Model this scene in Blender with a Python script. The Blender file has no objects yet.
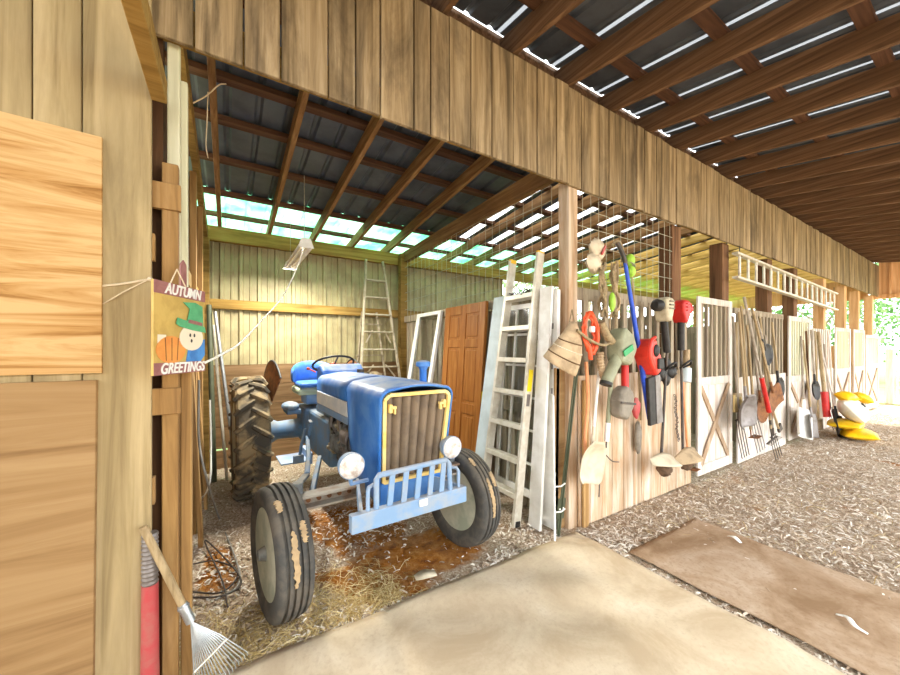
import bpy, math, random
from mathutils import Vector, Matrix, Euler
random.seed(7)
R = random.uniform
C = bpy.context.scene.collection
PI = math.pi
# ------------------------------------------------------------------ camera
F_PX, CAM_H = 356.0, 1.6
YAW = math.radians(31.9)
CF = Vector((math.sin(YAW), math.cos(YAW), 0))
CR = Vector((math.cos(YAW), -math.sin(YAW), 0))
CU = CR.cross(CF)
CO = Vector((.03, .045, CAM_H))
cd = bpy.data.cameras.new('camera'); cam = bpy.data.objects.new('camera', cd); C.objects.link(cam)
cd.sensor_width = 36; cd.lens = F_PX/900*36; cd.shift_y = 11.5/900; cd.clip_start = .02; cd.clip_end = 400
cam.matrix_world = Matrix(((CR.x, CU.x, -CF.x, CO.x), (CR.y, CU.y, -CF.y, CO.y), (CR.z, CU.z, -CF.z, CO.z), (0, 0, 0, 1)))
bpy.context.scene.camera = cam
def ray(u, v): return CF*F_PX + CR*(u-450) + CU*(349-v)
def at_y(u, v, y):            # a point of the photograph on the vertical plane y
    d = ray(u, v); return CO + d*((y-CO.y)/d.y)
def at_x(u, v, x):
    d = ray(u, v); return CO + d*((x-CO.x)/d.x)
def at_z(u, v, z=0):
    d = ray(u, v); return CO + d*((z-CAM_H)/d.z)

# ------------------------------------------------------------------ materials
MATS = {}
def hexc(h):
    h = h.lstrip('#'); r = [int(h[i:i+2], 16)/255 for i in (0, 2, 4)]
    return tuple((c/12.92 if c <= .04045 else ((c+.055)/1.055)**2.4) for c in r)+(1,)
class NT:
    def __init__(s, name):
        m = bpy.data.materials.new(name); m.use_nodes = True
        s.m = m; s.n = m.node_tree.nodes; s.l = m.node_tree.links
        s.b = s.n['Principled BSDF']; s.out = s.n['Material Output']
    def add(s, t, **k):
        n = s.n.new(t)
        for a, b in k.items():
            if a.startswith('i_'): n.inputs[a[2:]].default_value = b
            else: setattr(n, a, b)
        return n
    def link(s, a, b): s.l.new(a, b)
    def ramp(s, src, stops):
        r = s.add('ShaderNodeValToRGB'); e = r.color_ramp.elements
        while len(e) < len(stops): e.new(.5)
        for el, (p, c) in zip(e, stops): el.position = p; el.color = hexc(c) if isinstance(c, str) else c
        s.link(src, r.inputs['Fac']); return r.outputs['Color']
    def noise(s, vec, scale, detail=4, rough=.55, dist=0):
        n = s.add('ShaderNodeTexNoise'); n.inputs['Scale'].default_value = scale
        n.inputs['Detail'].default_value = detail; n.inputs['Roughness'].default_value = rough; n.inputs['Distortion'].default_value = dist
        s.link(vec, n.inputs['Vector']); return n.outputs['Fac']
    def mix(s, fac, a, b, mode='MIX'):
        n = s.add('ShaderNodeMix', data_type='RGBA', blend_type=mode)
        for sock, x in ((n.inputs['Factor'], fac), (n.inputs['A'], a), (n.inputs['B'], b)):
            if hasattr(x, 'is_linked'): s.link(x, sock)
            elif isinstance(x, str): sock.default_value = hexc(x)
            else: sock.default_value = x
        # the colour sockets are the ones of type RGBA
        return n
    def cmix(s, fac, a, b, mode='MIX'):
        n = s.add('ShaderNodeMix'); n.data_type = 'RGBA'; n.blend_type = mode
        def put(sock, x):
            if hasattr(x, 'is_linked'): s.link(x, sock)
            elif isinstance(x, str): sock.default_value = hexc(x)
            else: sock.default_value = x
        put(n.inputs[0], fac); put(n.inputs[6], a); put(n.inputs[7], b)
        return n.outputs[2]
    def math(s, op, a, b=0.0):
        n = s.add('ShaderNodeMath'); n.operation = op
        for i, x in enumerate((a, b)):
            if hasattr(x, 'is_linked'): s.link(x, n.inputs[i])
            else: n.inputs[i].default_value = x
        return n.outputs[0]
    def bump(s, h, strength=.3, dist=.01):
        b = s.add('ShaderNodeBump'); b.inputs['Strength'].default_value = strength; b.inputs['Distance'].default_value = dist
        s.link(h, b.inputs['Height']); s.link(b.outputs['Normal'], s.b.inputs['Normal'])
def mat_wood(name, c1, c2, c3, axis='Z', fine=16., along=1.0, rough=.85, vary=.25, stain=None, stain_amt=.5, dist=.8, cut=(.3, .5, .72)):
    t = NT(name); tc = t.add('ShaderNodeTexCoord'); geo = t.add('ShaderNodeNewGeometry')
    off = t.add('ShaderNodeVectorMath'); off.operation = 'SCALE'; off.inputs[0].default_value = (31, 17, 43)
    t.link(geo.outputs['Random Per Island'], off.inputs['Scale'])
    ad = t.add('ShaderNodeVectorMath'); ad.operation = 'ADD'
    t.link(tc.outputs['Object'], ad.inputs[0]); t.link(off.outputs[0], ad.inputs[1])
    mp = t.add('ShaderNodeMapping')
    mp.inputs['Scale'].default_value = {'X': (along, fine, fine), 'Y': (fine, along, fine), 'Z': (fine, fine, along)}[axis]
    t.link(ad.outputs[0], mp.inputs['Vector'])
    g = t.noise(mp.outputs[0], 1.0, 7, .62, dist)
    col = t.ramp(g, [(cut[0], c1), (cut[1], c2), (cut[2], c3)])
    mp2 = t.add('ShaderNodeMapping'); mp2.inputs['Scale'].default_value = {'X': (.22, 1, 1), 'Y': (1, .22, 1), 'Z': (1, 1, .22)}[axis]
    t.link(ad.outputs[0], mp2.inputs['Vector'])
    g2 = t.noise(mp2.outputs[0], 4.5, 6, .68, .5)
    if stain:
        f = t.ramp(g2, [(.45, (0, 0, 0, 1)), (.68, (stain_amt,)*3+(1,))])
        col = t.cmix(f, col, stain)
    hs = t.add('ShaderNodeHueSaturation')
    v = t.math('MULTIPLY_ADD', geo.outputs['Random Per Island'], vary); t.n[-1].inputs[2].default_value = 1-vary/2
    t.link(v, hs.inputs['Value']); t.link(col, hs.inputs['Color'])
    t.link(hs.outputs[0], t.b.inputs['Base Color']); t.b.inputs['Roughness'].default_value = rough
    t.b.inputs['Specular IOR Level'].default_value = .25
    t.bump(g, .35, .006); MATS[name] = t.m; return t.m
def mat_plain(name, c, c2=None, amt=.5, scale=9., rough=.55, metal=0., bump=.0, dust=None, dust_amt=.6, spec=.4, lo=.42, hi=.62):
    t = NT(name); tc = t.add('ShaderNodeTexCoord')
    col = None
    n = t.noise(tc.outputs['Object'], scale, 5, .6, .3)
    if c2:
        f = t.ramp(n, [(lo, (0, 0, 0, 1)), (hi, (amt,)*3+(1,))]); col = t.cmix(f, c, c2)
    if dust:                                  # dust that has settled on faces turned up
        geo = t.add('ShaderNodeNewGeometry'); sp = t.add('ShaderNodeSeparateXYZ'); t.link(geo.outputs['Normal'], sp.inputs[0])
        up = t.ramp(sp.outputs['Z'], [(.25, (0, 0, 0, 1)), (.95, (1, 1, 1, 1))])
        n2 = t.noise(tc.outputs['Object'], 5., 6, .65, .2); m = t.ramp(n2, [(.3, (0, 0, 0, 1)), (.65, (dust_amt,)*3+(1,))])
        f = t.math('MULTIPLY', up, m); col = t.cmix(f, col if col is not None else c, dust)
    if col is not None: t.link(col, t.b.inputs['Base Color'])
    else: t.b.inputs['Base Color'].default_value = hexc(c)
    t.b.inputs['Roughness'].default_value = rough; t.b.inputs['Metallic'].default_value = metal
    t.b.inputs['Specular IOR Level'].default_value = spec
    if bump: t.bump(n, bump, .01)
    MATS[name] = t.m; return t.m

# ------------------------------------------------------------------ mesh builder
WM = {}
class MB:
    def __init__(s): s.v = []; s.f = []
    def add(s, vs, fs):
        o = len(s.v); s.v += [Vector(p) for p in vs]; s.f += [tuple(i+o for i in f) for f in fs]; return s
    def box(s, c, size, rot=None):
        c = Vector(c); h = Vector(size)/2
        vs = [Vector((x*h.x, y*h.y, z*h.z)) for x in (-1, 1) for y in (-1, 1) for z in (-1, 1)]
        if rot is not None: vs = [rot @ p for p in vs]
        return s.add([c+p for p in vs], [(0, 1, 3, 2), (4, 6, 7, 5), (0, 4, 5, 1), (2, 3, 7, 6), (0, 2, 6, 4), (1, 5, 7, 3)])
    def span(s, a, b):
        a, b = Vector(a), Vector(b); return s.box((a+b)/2, [abs(q) for q in (b-a)])
    def bar(s, a, b, w, h, up=(0, 0, 1)):       # w across, h along 'up'
        a, b = Vector(a), Vector(b); d = (b-a); L = d.length; d = d.normalized()
        x = d.cross(Vector(up))
        if x.length < 1e-4: x = d.cross(Vector((1, 0, 0)))
        x.normalize(); z = x.cross(d)
        m = Matrix((x, d, z)).transposed()
        return s.box((a+b)/2, (w, L, h), m)
    def rings(s, rings, closed=False, cap=True):
        n = len(rings[0]); vs = [p for r in rings for p in r]; fs = []
        m = len(rings)
        for i in range(m if closed else m-1):
            j = (i+1) % m
            for k in range(n):
                q = (k+1) % n; fs.append((i*n+k, i*n+q, j*n+q, j*n+k))
        if cap and not closed: fs += [tuple(range(n-1, -1, -1)), tuple((m-1)*n+k for k in range(n))]
        return s.add(vs, fs)
    def cyl(s, a, b, r0, r1=None, n=12): return s.tube([a, b], r0, n, radii=[r0, r0 if r1 is None else r1])
    def tube(s, pts, r, n=8, closed=False, radii=None, flat=None):
        pts = [Vector(p) for p in pts]; m = len(pts); rs = []
        ref = None
        for i, p in enumerate(pts):
            if closed: t = pts[(i+1) % m]-pts[i-1]
            else: t = pts[min(i+1, m-1)]-pts[max(i-1, 0)]
            t.normalize()
            if ref is None:
                ref = t.cross(Vector((0, 0, 1)))
                if ref.length < .05: ref = t.cross(Vector((0, 1, 0)))
            ref = (ref - t*ref.dot(t)); ref.normalize(); bi = t.cross(ref)
            q = radii[i] if radii else r; fl = flat or 1
            rs.append([p+ref*math.cos(2*PI*k/n)*q+bi*math.sin(2*PI*k/n)*q*fl for k in range(n)])
        return s.rings(rs, closed)
    def lathe(s, prof, o, axis, n=32, closed=False):   # prof: (radius, along)
        o = Vector(o); ax = Vector(axis).normalized()
        e = ax.cross(Vector((0, 0, 1)))
        if e.length < .05: e = Vector((1, 0, 0))
        e.normalize(); g = ax.cross(e)
        rs = [[o+ax*h+(e*math.cos(2*PI*k/n)+g*math.sin(2*PI*k/n))*r for k in range(n)] for r, h in prof]
        return s.rings(rs, closed, True)
    def prism(s, poly, o, ux, uy, th):           # poly in the (ux, uy) plane, thick along their cross
        o, ux, uy = Vector(o), Vector(ux).normalized(), Vector(uy).normalized(); nz = ux.cross(uy).normalized()
        n = len(poly); a = [o+ux*p[0]+uy*p[1]-nz*th/2 for p in poly]; b = [p+nz*th for p in a]
        return s.add(a+b, [tuple(range(n-1, -1, -1)), tuple(range(n, 2*n))]+[(k, (k+1) % n, n+(k+1) % n, n+k) for k in range(n)])
    def surf(s, fn, nu, nv, th=0, closed_u=False):  # fn(i/nu, j/nv)
        vs = [Vector(fn(i/nu, j/nv)) for i in range(nu+1) for j in range(nv+1)]
        fs = [(i*(nv+1)+j, (i+1)*(nv+1)+j, (i+1)*(nv+1)+j+1, i*(nv+1)+j+1) for i in range(nu) for j in range(nv)]
        return s.add(vs, fs)
    def ball(s, c, r, nu=12, nv=8, jit=0, rot=None):
        c = Vector(c); r = Vector((r, r, r)) if isinstance(r, (int, float)) else Vector(r); rs = []
        for i in range(nv+1):
            th = PI*i/nv; ring = []
            for k in range(nu):
                ph = 2*PI*k/nu; j = 1+R(-jit, jit) if jit else 1
                p = Vector((r.x*max(math.sin(th), .02)*math.cos(ph)*j, r.y*max(math.sin(th), .02)*math.sin(ph)*j, r.z*math.cos(th)*j))
                if rot is not None: p = rot @ p
                ring.append(c+p)
            rs.append(ring)
        return s.rings(rs)
    def build(s, name, mat, parent=None, smooth=None, bevel=0, seg=2, subsurf=0, solid=0, local=False, kind=None):
        M = WM.get(parent)
        vs = [tuple((M.inverted() @ p) if (M is not None and not local) else p) for p in s.v]
        me = bpy.data.meshes.new(name); me.from_pydata(vs, [], s.f); me.validate(); 
        import bmesh
        bm = bmesh.new(); bm.from_mesh(me); bmesh.ops.recalc_face_normals(bm, faces=bm.faces); bm.to_mesh(me); bm.free()
        o = bpy.data.objects.new(name, me); C.objects.link(o); me.materials.append(MATS[mat])
        if parent is not None: o.parent = parent; WM[o] = M
        else: WM[o] = Matrix.Identity(4)
        if smooth is not None:
            me.shade_smooth(); me.set_sharp_from_angle(angle=math.radians(smooth))
        if solid:
            md = o.modifiers.new('solid', 'SOLIDIFY'); md.thickness = solid; md.offset = 0
        if bevel:
            md = o.modifiers.new('bevel', 'BEVEL'); md.width = bevel; md.segments = seg; md.limit_method = 'ANGLE'; md.angle_limit = math.radians(40); md.use_clamp_overlap = True
        if subsurf:
            md = o.modifiers.new('sub', 'SUBSURF'); md.levels = subsurf; md.render_levels = subsurf
        if kind: o['kind'] = kind
        return o
def tag(o, label, cat, group=None):
    o['label'] = label; o['category'] = cat
    if group: o['group'] = group
    return o
def thing(name, label, cat, loc=(0, 0, 0), rz=0., group=None):
    o = bpy.data.objects.new(name, None); C.objects.link(o); o.empty_display_size = .1
    o.location = loc; o.rotation_euler = (0, 0, rz)
    WM[o] = Matrix.Translation(Vector(loc)) @ Matrix.Rotation(rz, 4, 'Z')
    return tag(o, label, cat, group)
def copy_tree(o, parent=None):
    c = o.copy(); C.objects.link(c)
    if parent is not None: c.parent = parent
    for ch in list(o.children): copy_tree(ch, c)
    return c
def struct(mb, name, mat, **k): return mb.build(name, mat, kind='structure', **k)
def lerp(a, b, t): return Vector(a)*(1-t)+Vector(b)*t
def curve_pts(ctrl, n=24):                    # Catmull-Rom through the control points
    p = [Vector(c) for c in ctrl]; p = [p[0]*2-p[1]]+p+[p[-1]*2-p[-2]]; out = []
    seg = len(p)-3
    for i in range(seg):
        for k in range(n):
            t = k/n; a, b, c, d = p[i:i+4]
            out.append(.5*((2*b)+(c-a)*t+(2*a-5*b+4*c-d)*t*t+(3*b-a-3*c+d)*t**3))
    out.append(p[-2]); return out
def letters(name, txt, size, mat, parent, origin, ux, uy, depth=.002, shear=.0, bold=.0, spacing=1.0, width=None):
    cu = bpy.data.curves.new('lettering', 'FONT'); cu.body = txt; cu.size = size; cu.extrude = depth; cu.shear = shear; cu.offset = bold
    cu.space_character = spacing; cu.align_x = 'CENTER'; cu.align_y = 'CENTER'
    ob = bpy.data.objects.new('lettering_curve', cu); C.objects.link(ob)
    dg = bpy.context.evaluated_depsgraph_get(); me0 = ob.evaluated_get(dg).to_mesh()
    ux, uy, o = Vector(ux).normalized(), Vector(uy).normalized(), Vector(origin); nz = ux.cross(uy)
    xs = [v.co.x for v in me0.vertices]; k = width/(max(xs)-min(xs)) if width else 1
    mb = MB(); mb.add([o+ux*v.co.x*k+uy*v.co.y+nz*v.co.z for v in me0.vertices], [tuple(p.vertices) for p in me0.polygons])
    ob.evaluated_get(dg).to_mesh_clear(); bpy.data.objects.remove(ob); bpy.data.curves.remove(cu)
    return mb.build(name, mat, parent)

# ------------------------------------------------------------------ palette
mat_wood('wood_header', '66573f', '988363', 'bba786', 'Z', 18, .9, stain='3c332a', stain_amt=.68, vary=.35)
mat_wood('wood_wall', '83704e', 'a8946c', 'bea982', 'Z', 13, .7, stain='7d6e52', stain_amt=.5, vary=.25)
mat_wood('wood_ply', '8a5e2c', 'b88c54', 'cba874', 'X', 11, .9, vary=.1, dist=2.2, cut=(.30, .44, .60))
mat_wood('wood_ply_old', '7d5e3c', '987850', 'aa8b62', 'X', 8, .5, vary=.12, dist=1.2)
mat_wood('wood_rafter', '6a4a2c', '8e6a42', 'ab8659', 'Y', 22, .9, stain='4d3524', stain_amt=.5, vary=.3)
mat_wood('wood_rafter_dark', '46311f', '644a33', '82644a', 'Y', 22, .9, vary=.3)
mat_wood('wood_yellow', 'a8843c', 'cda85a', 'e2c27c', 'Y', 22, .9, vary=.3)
mat_wood('wood_purlin', '3f2a1e', '5a3f2e', '73543e', 'X', 20, .9, vary=.3)
mat_wood('wood_post', '7d5c38', 'a8824f', 'c49e6a', 'Z', 16, .8, stain='6b4f35', stain_amt=.5, vary=.3)
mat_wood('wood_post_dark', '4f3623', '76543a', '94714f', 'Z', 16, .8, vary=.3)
mat_wood('wood_pale', 'c9c4a2', 'dcd8b8', 'e9e6cc', 'Z', 14, .8, vary=.15)
mat_wood('wood_beam', '6f5527', '93743b', 'ab8b4e', 'X', 16, .8, stain='59431f', stain_amt=.4, vary=.3)
mat_wood('wood_stall', '9c8266', 'cbb498', 'e8dccb', 'Z', 12, .8, stain='b5824f', stain_amt=.7, vary=.25)
mat_wood('wood_grey', '75685a', '9c8e78', 'bcae96', 'Z', 16, .8, vary=.3)
mat_wood('wood_white', 'bfb2a4', 'dcd3c8', 'eee8e0', 'Z', 12, .8, stain='b39a84', stain_amt=.7, vary=.1)
mat_wood('wood_cross', '8f7358', 'ac9276', 'c6ae96', 'Z', 12, .8, vary=.2)
mat_wood('wood_dark', '3a2718', '543a24', '6b4c31', 'Z', 16, .8, vary=.3)
mat_wood('wood_skirt', '5c452c', '7a5f40', '947656', 'X', 14, .8, vary=.3)
mat_wood('wood_handle', '7d6848', 'a28c68', 'c0aa86', 'Z', 30, 2, vary=.2, rough=.6)
mat_wood('wood_handle_grey', '7d7263', '9c9080', 'b6ab9a', 'Z', 30, 2, vary=.25, rough=.7)
mat_wood('wood_door', '7d4a20', '99602a', 'ad7840', 'Z', 20, 1, vary=.06, rough=.45)
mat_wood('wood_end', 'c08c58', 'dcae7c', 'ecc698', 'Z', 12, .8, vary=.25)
mat_plain('roof_metal', '5d646e', '454c56', .8, 3, rough=.5, metal=.3)
mat_plain('roof_seam', 'c8ccd0', 'aab0b4', .5, 6, rough=.22, metal=1.)
mat_plain('wall_metal', 'aaa078', '8c7d5a', .6, 4, rough=.55, metal=.0)
mat_plain('rust', '8a5a34', '5d3d27', .8, 14, rough=.85, bump=.3)
mat_plain('galv', 'b8bdc0', '8f9598', .6, 10, rough=.38, metal=.75)
mat_plain('alu', 'e2dccd', 'c6baa2', .6, 12, rough=.42, metal=.2)
mat_plain('alu_old', 'b0a48c', '8c7d62', .7, 12, rough=.5, metal=.3)
mat_plain('white', 'f1efe9', 'd9d4c8', .6, 6, rough=.5)
mat_plain('white_cord', 'f2efe2', rough=.5)
mat_plain('paleblue', 'ccd9de', 'b5bfc0', .6, 5, rough=.5)
mat_plain('yellow', 'f2c22a', rough=.45)
mat_plain('label_yellow', 'f7e21e', rough=.5)
mat_plain('blue_pole', '2450c8', '1b3c96', .6, 14, rough=.4)
mat_plain('red', 'd42c26', 'a52220', .6, 12, rough=.45)
mat_plain('red_saw', 'e8402e', 'bf2e26', .5, 12, rough=.42)
mat_plain('red_faded', 'b8484a', 'a86a60', .6, 14, rough=.6)
mat_plain('orange', 'e8592c', 'c64a28', .5, 14, rough=.5)
mat_plain('orange_cord', 'e8a070', 'd98a58', .5, 14, rough=.6)
mat_plain('black', '22201f', '3a3632', .6, 14, rough=.55)
mat_plain('dark_steel', '4b4744', '6a5a4c', .7, 12, rough=.5, metal=.5)
mat_plain('grey_steel', '8d8784', '6f655e', .7, 10, rough=.5, metal=.4)
mat_plain('scoop_grey', '8b8274', '6b6254', .7, 9, rough=.6)
mat_plain('scoop_pale', 'd6c9ae', 'b5a286', .6, 8, rough=.6)
mat_plain('tan_cloth', 'bfa684', '8f7a5e', .7, 9, rough=.9, bump=.3)
mat_plain('stripe_dark', '6a5238', rough=.9)
mat_plain('beige_plastic', 'c9bfa2', '9f9276', .6, 10, rough=.55)
mat_plain('greygreen', '9a9c80', '7a7a60', .6, 9, rough=.55)
mat_plain('green', '2f9a5c', rough=.5)
mat_plain('lime', 'a8d84c', '86b83c', .5, 16, rough=.5)
mat_plain('rope', 'a3906e', '766449', .7, 40, rough=.9, bump=.4)
mat_plain('olive_steel', '515640', '3d4030', .6, 12, rough=.55)
mat_plain('cable_grey', '8a857c', rough=.6)
mat_plain('cable_dark', '4a4038', rough=.7)
mat_plain('yellow_bag', 'f4c81c', 'd99a10', .5, 7, rough=.4)
mat_plain('white_bag', 'f1ebdc', 'd8c9a0', .4, 7, rough=.45)
mat_plain('dirt_clod', '6d5642', '4a3828', .8, 20, rough=.95, bump=.6)
mat_plain('twine', 'd9c6a6', rough=.9)
mat_plain('wire', 'b8b49c', '98947e', .5, 20, rough=.5, metal=.2)
# the tractor
mat_plain('tr_blue', '2d72c6', '5f92cf', .7, 5, rough=.5, dust='b9b8c4', dust_amt=.95)
mat_plain('tr_blue_pale', '7fa6d6', '9fb4c8', .7, 6, rough=.5, dust='c2bfc0', dust_amt=.7)
mat_plain('tr_bumper', '7f9fc2', 'a2a8ae', .7, 9, rough=.55, dust='cfc4b6', dust_amt=.6)
mat_plain('tr_white', 'f0f4f6', 'd0dde8', .6, 6, rough=.5)
mat_plain('tr_yellow', 'f2d890', 'e6b848', .6, 9, rough=.5)
mat_plain('tr_grille', '83725e', '62564a', .6, 9, rough=.85)
mat_plain('tr_engine', '868a88', '4b4a4a', .8, 14, rough=.7, dust='8d8272', dust_amt=.7, bump=.3)
mat_plain('tr_engine_blue', '6488ac', '787f82', .8, 7, rough=.65, dust='9a907e', dust_amt=.7)
mat_plain('tr_axle', 'a39a8c', '8a6a50', .8, 8, rough=.75)
mat_plain('tr_rim', 'a3a995', 'c9c8b4', .8, 6, rough=.6)
mat_plain('tyre', '4b4a47', '6f675c', .8, 7, rough=.85, dust='7a6c58', dust_amt=.5, bump=.25)
mat_plain('tyre_mud', '524c42', 'a08c68', .9, 6, rough=.9, dust='93805f', dust_amt=.6, bump=.35, lo=.46, hi=.6)
mat_plain('mud', 'bfa37c', '9c8464', .6, 20, rough=.95, bump=.4)
mat_plain('seat_vinyl', '3f78c8', '6a94cc', .5, 7, rough=.5)
mat_plain('seat_pale', 'bcc7a8', rough=.6)
mat_plain('rubber', '1e1c1b', '35302c', .6, 14, rough=.5)
mat_plain('chrome', 'dcdcd8', rough=.15, metal=1.)
def mat_lens():
    t = NT('lens'); tc = t.add('ShaderNodeTexCoord')
    n = t.noise(tc.outputs['Object'], 22, 4, .6)
    col = t.ramp(n, [(.35, 'b8a89a'), (.55, 'e8e4e0'), (.75, 'd6a890')]); t.link(col, t.b.inputs['Base Color'])
    t.b.inputs['Roughness'].default_value = .25; t.bump(n, .4, .004); MATS['lens'] = t.m
mat_lens()
def mat_glass():
    t = NT('glass'); t.b.inputs['Transmission Weight'].default_value = 1; t.b.inputs['Roughness'].default_value = .12
    t.b.inputs['Base Color'].default_value = (.86, .9, .88, 1); t.b.inputs['IOR'].default_value = 1.3; MATS['glass'] = t.m
mat_glass()
def mat_fibreglass():
    t = NT('fibreglass'); tc = t.add('ShaderNodeTexCoord'); n = t.noise(tc.outputs['Object'], 3, 4, .6)
    col = t.ramp(n, [(.35, '8edcb4'), (.6, 'd0f4e0')])
    tr = t.add('ShaderNodeBsdfTranslucent'); t.link(col, tr.inputs['Color'])
    mx = t.add('ShaderNodeMixShader'); mx.inputs[0].default_value = .75
    t.link(col, t.b.inputs['Base Color']); t.link(t.b.outputs[0], mx.inputs[1]); t.link(tr.outputs[0], mx.inputs[2]); t.link(mx.outputs[0], t.out.inputs['Surface'])
    MATS['fibreglass'] = t.m
mat_fibreglass()
def mat_seam(name, c):
    t = NT(name); tr = t.add('ShaderNodeBsdfTranslucent'); tr.inputs['Color'].default_value = c
    mx = t.add('ShaderNodeMixShader'); mx.inputs[0].default_value = .6; t.b.inputs['Base Color'].default_value = hexc('b4b8bc'); t.b.inputs['Roughness'].default_value = .35
    t.link(t.b.outputs[0], mx.inputs[1]); t.link(tr.outputs[0], mx.inputs[2]); t.link(mx.outputs[0], t.out.inputs['Surface']); MATS[name] = t.m
mat_seam('seam_pale', (.13, .14, .15, 1)); mat_seam('seam_bright', (.8, .82, .84, 1))
def mat_leaf(name, a, b):
    t = NT(name); geo = t.add('ShaderNodeNewGeometry')
    col = t.ramp(geo.outputs['Random Per Island'], [(.1, a), (.9, b)])
    tr = t.add('ShaderNodeBsdfTranslucent'); t.link(col, tr.inputs['Color'])
    mx = t.add('ShaderNodeMixShader'); mx.inputs[0].default_value = .4
    t.link(col, t.b.inputs['Base Color']); t.b.inputs['Roughness'].default_value = .6
    t.link(t.b.outputs[0], mx.inputs[1]); t.link(tr.outputs[0], mx.inputs[2]); t.link(mx.outputs[0], t.out.inputs['Surface'])
    MATS[name] = t.m
mat_leaf('leaf_green', '3c6a2e', '6f9c52'); mat_leaf('leaf_deep', '2b5529', '557f42'); mat_leaf('leaf_pale', '557f48', '8fb072')
def mat_scatter(name, stops):
    t = NT(name); geo = t.add('ShaderNodeNewGeometry')
    t.link(t.ramp(geo.outputs['Random Per Island'], stops), t.b.inputs['Base Color']); t.b.inputs['Roughness'].default_value = .85
    MATS[name] = t.m
mat_scatter('chips', [(0, '8a7058'), (.3, 'bea78e'), (.6, 'deceba'), (1, 'f6efe4')])
mat_scatter('straw', [(0, '9c7e44'), (.5, 'cdb072'), (1, 'ecd9a8')])
def mat_floor():
    t = NT('dirt'); tc = t.add('ShaderNodeTexCoord'); ob = tc.outputs['Object']
    big = t.noise(ob, 1.6, 5, .6, .4); mid = t.noise(ob, 11, 6, .7, .3); fine = t.noise(ob, 55, 5, .7)
    chips = t.ramp(fine, [(.34, '8a7058'), (.45, 'b89f86'), (.55, 'd4c2aa'), (.66, 'efe4d2')])
    dirt = t.ramp(mid, [(.35, '84502a'), (.5, 'b0702f'), (.65, 'c89050')])
    # red clay spilt under the tractor's nose and along the left of the bay
    tot = None
    for cx, cy, sx, sy in ((1.25, 2.45, 1.05, .55), (-.05, 3.3, .22, .6), (1.0, 3.3, .6, .8)):
        mp = t.add('ShaderNodeMapping'); mp.inputs['Location'].default_value = (-cx/sx, -cy/sy, 0); mp.inputs['Scale'].default_value = (1/sx, 1/sy, 1)
        t.link(ob, mp.inputs['Vector']); g = t.add('ShaderNodeTexGradient'); g.gradient_type = 'SPHERICAL'; t.link(mp.outputs[0], g.inputs[0])
        tot = g.outputs['Fac'] if tot is None else t.math('MAXIMUM', tot, g.outputs['Fac'])
    m = t.math('ADD', t.math('MULTIPLY', tot, .9), t.math('MULTIPLY', t.math('SUBTRACT', big, .5), 1.6))
    f = t.ramp(m, [(.22, (0, 0, 0, 1)), (.36, (1, 1, 1, 1))])
    col = t.cmix(f, chips, dirt)
    b2 = t.ramp(t.noise(ob, 2.6, 5, .65, .6), [(.45, (0, 0, 0, 1)), (.65, (.45, .45, .45, 1))])
    col = t.cmix(b2, col, '9c8266')
    t.link(col, t.b.inputs['Base Color']); t.b.inputs['Roughness'].default_value = .95; t.b.inputs['Specular IOR Level'].default_value = .1
    t.bump(fine, .8, .03); MATS['dirt'] = t.m
mat_floor()
def mat_mat(name, a, b, c, ribs):
    t = NT(name); tc = t.add('ShaderNodeTexCoord'); ob = tc.outputs['Object']
    n = t.noise(ob, 2.2, 6, .65, .5); col = t.ramp(n, [(.35, a), (.5, b), (.66, c)])
    w = t.add('ShaderNodeTexWave'); w.inputs['Scale'].default_value = ribs; w.inputs['Distortion'].default_value = .3; w.bands_direction = 'DIAGONAL'
    t.link(ob, w.inputs['Vector'])
    n2 = t.noise(ob, 40, 4, .7); h = t.math('ADD', t.math('MULTIPLY', w.outputs['Fac'], .5), n2)
    sp = t.ramp(n2, [(.3, (.55, .55, .55, 1)), (.5, (0, 0, 0, 1))]); col = t.cmix(sp, col, a)
    t.link(col, t.b.inputs['Base Color']); t.b.inputs['Roughness'].default_value = .9; t.b.inputs['Specular IOR Level'].default_value = .15
    t.bump(h, .45, .008); MATS[name] = t.m
mat_mat('mat_tan', 'cdb594', 'dfcbac', 'ead9be', 90)
mat_mat('mat_brown', '96785a', 'b3977a', 'c8b199', 60)
mat_plain('grass', '6f8a4c', '8f9468', .7, .8, rough=.95)
SKY, SUN, EXPO, LAMP = 1.8, 3.5, 1.75, 40
# ================================================================== the setting
YH = 2.15          # plane of the boarded header and of the stall fronts
X_END = 15.3       # far end of the barn
Y_BACK = 5.75
# ---- floor, one relief mesh, finer where it is near
def axis_vals(lo, hi, fine_lo, fine_hi, st, grow=1.25):
    a = []; x = fine_lo
    while x < fine_hi: a.append(x); x += st
    s = st; x = a[-1]
    while x < hi: s = min(s*grow, 6); x += s; a.append(x)
    s = st; x = fine_lo
    while x > lo: s = min(s*grow, 6); x -= s; a.insert(0, x)
    return a
from mathutils import noise as mn
def relief(x, y):
    v = mn.noise(Vector((x*1.3, y*1.3, 0)))*.018+mn.noise(Vector((x*6, y*6, 3)))*.010+mn.noise(Vector((x*19, y*19, 7)))*.006
    return v-.012
xs = axis_vals(-70, 90, -.6, 6, .035); ys = axis_vals(-60, 60, .2, 4.2, .035)
mb = MB(); nv = len(ys)
mb.add([(x, y, relief(x, y)) for x in xs for y in ys], [(i*nv+j, (i+1)*nv+j, (i+1)*nv+j+1, i*nv+j+1) for i in range(len(xs)-1) for j in range(nv-1)])
fo = struct(mb, 'floor', 'dirt', smooth=60)
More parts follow.
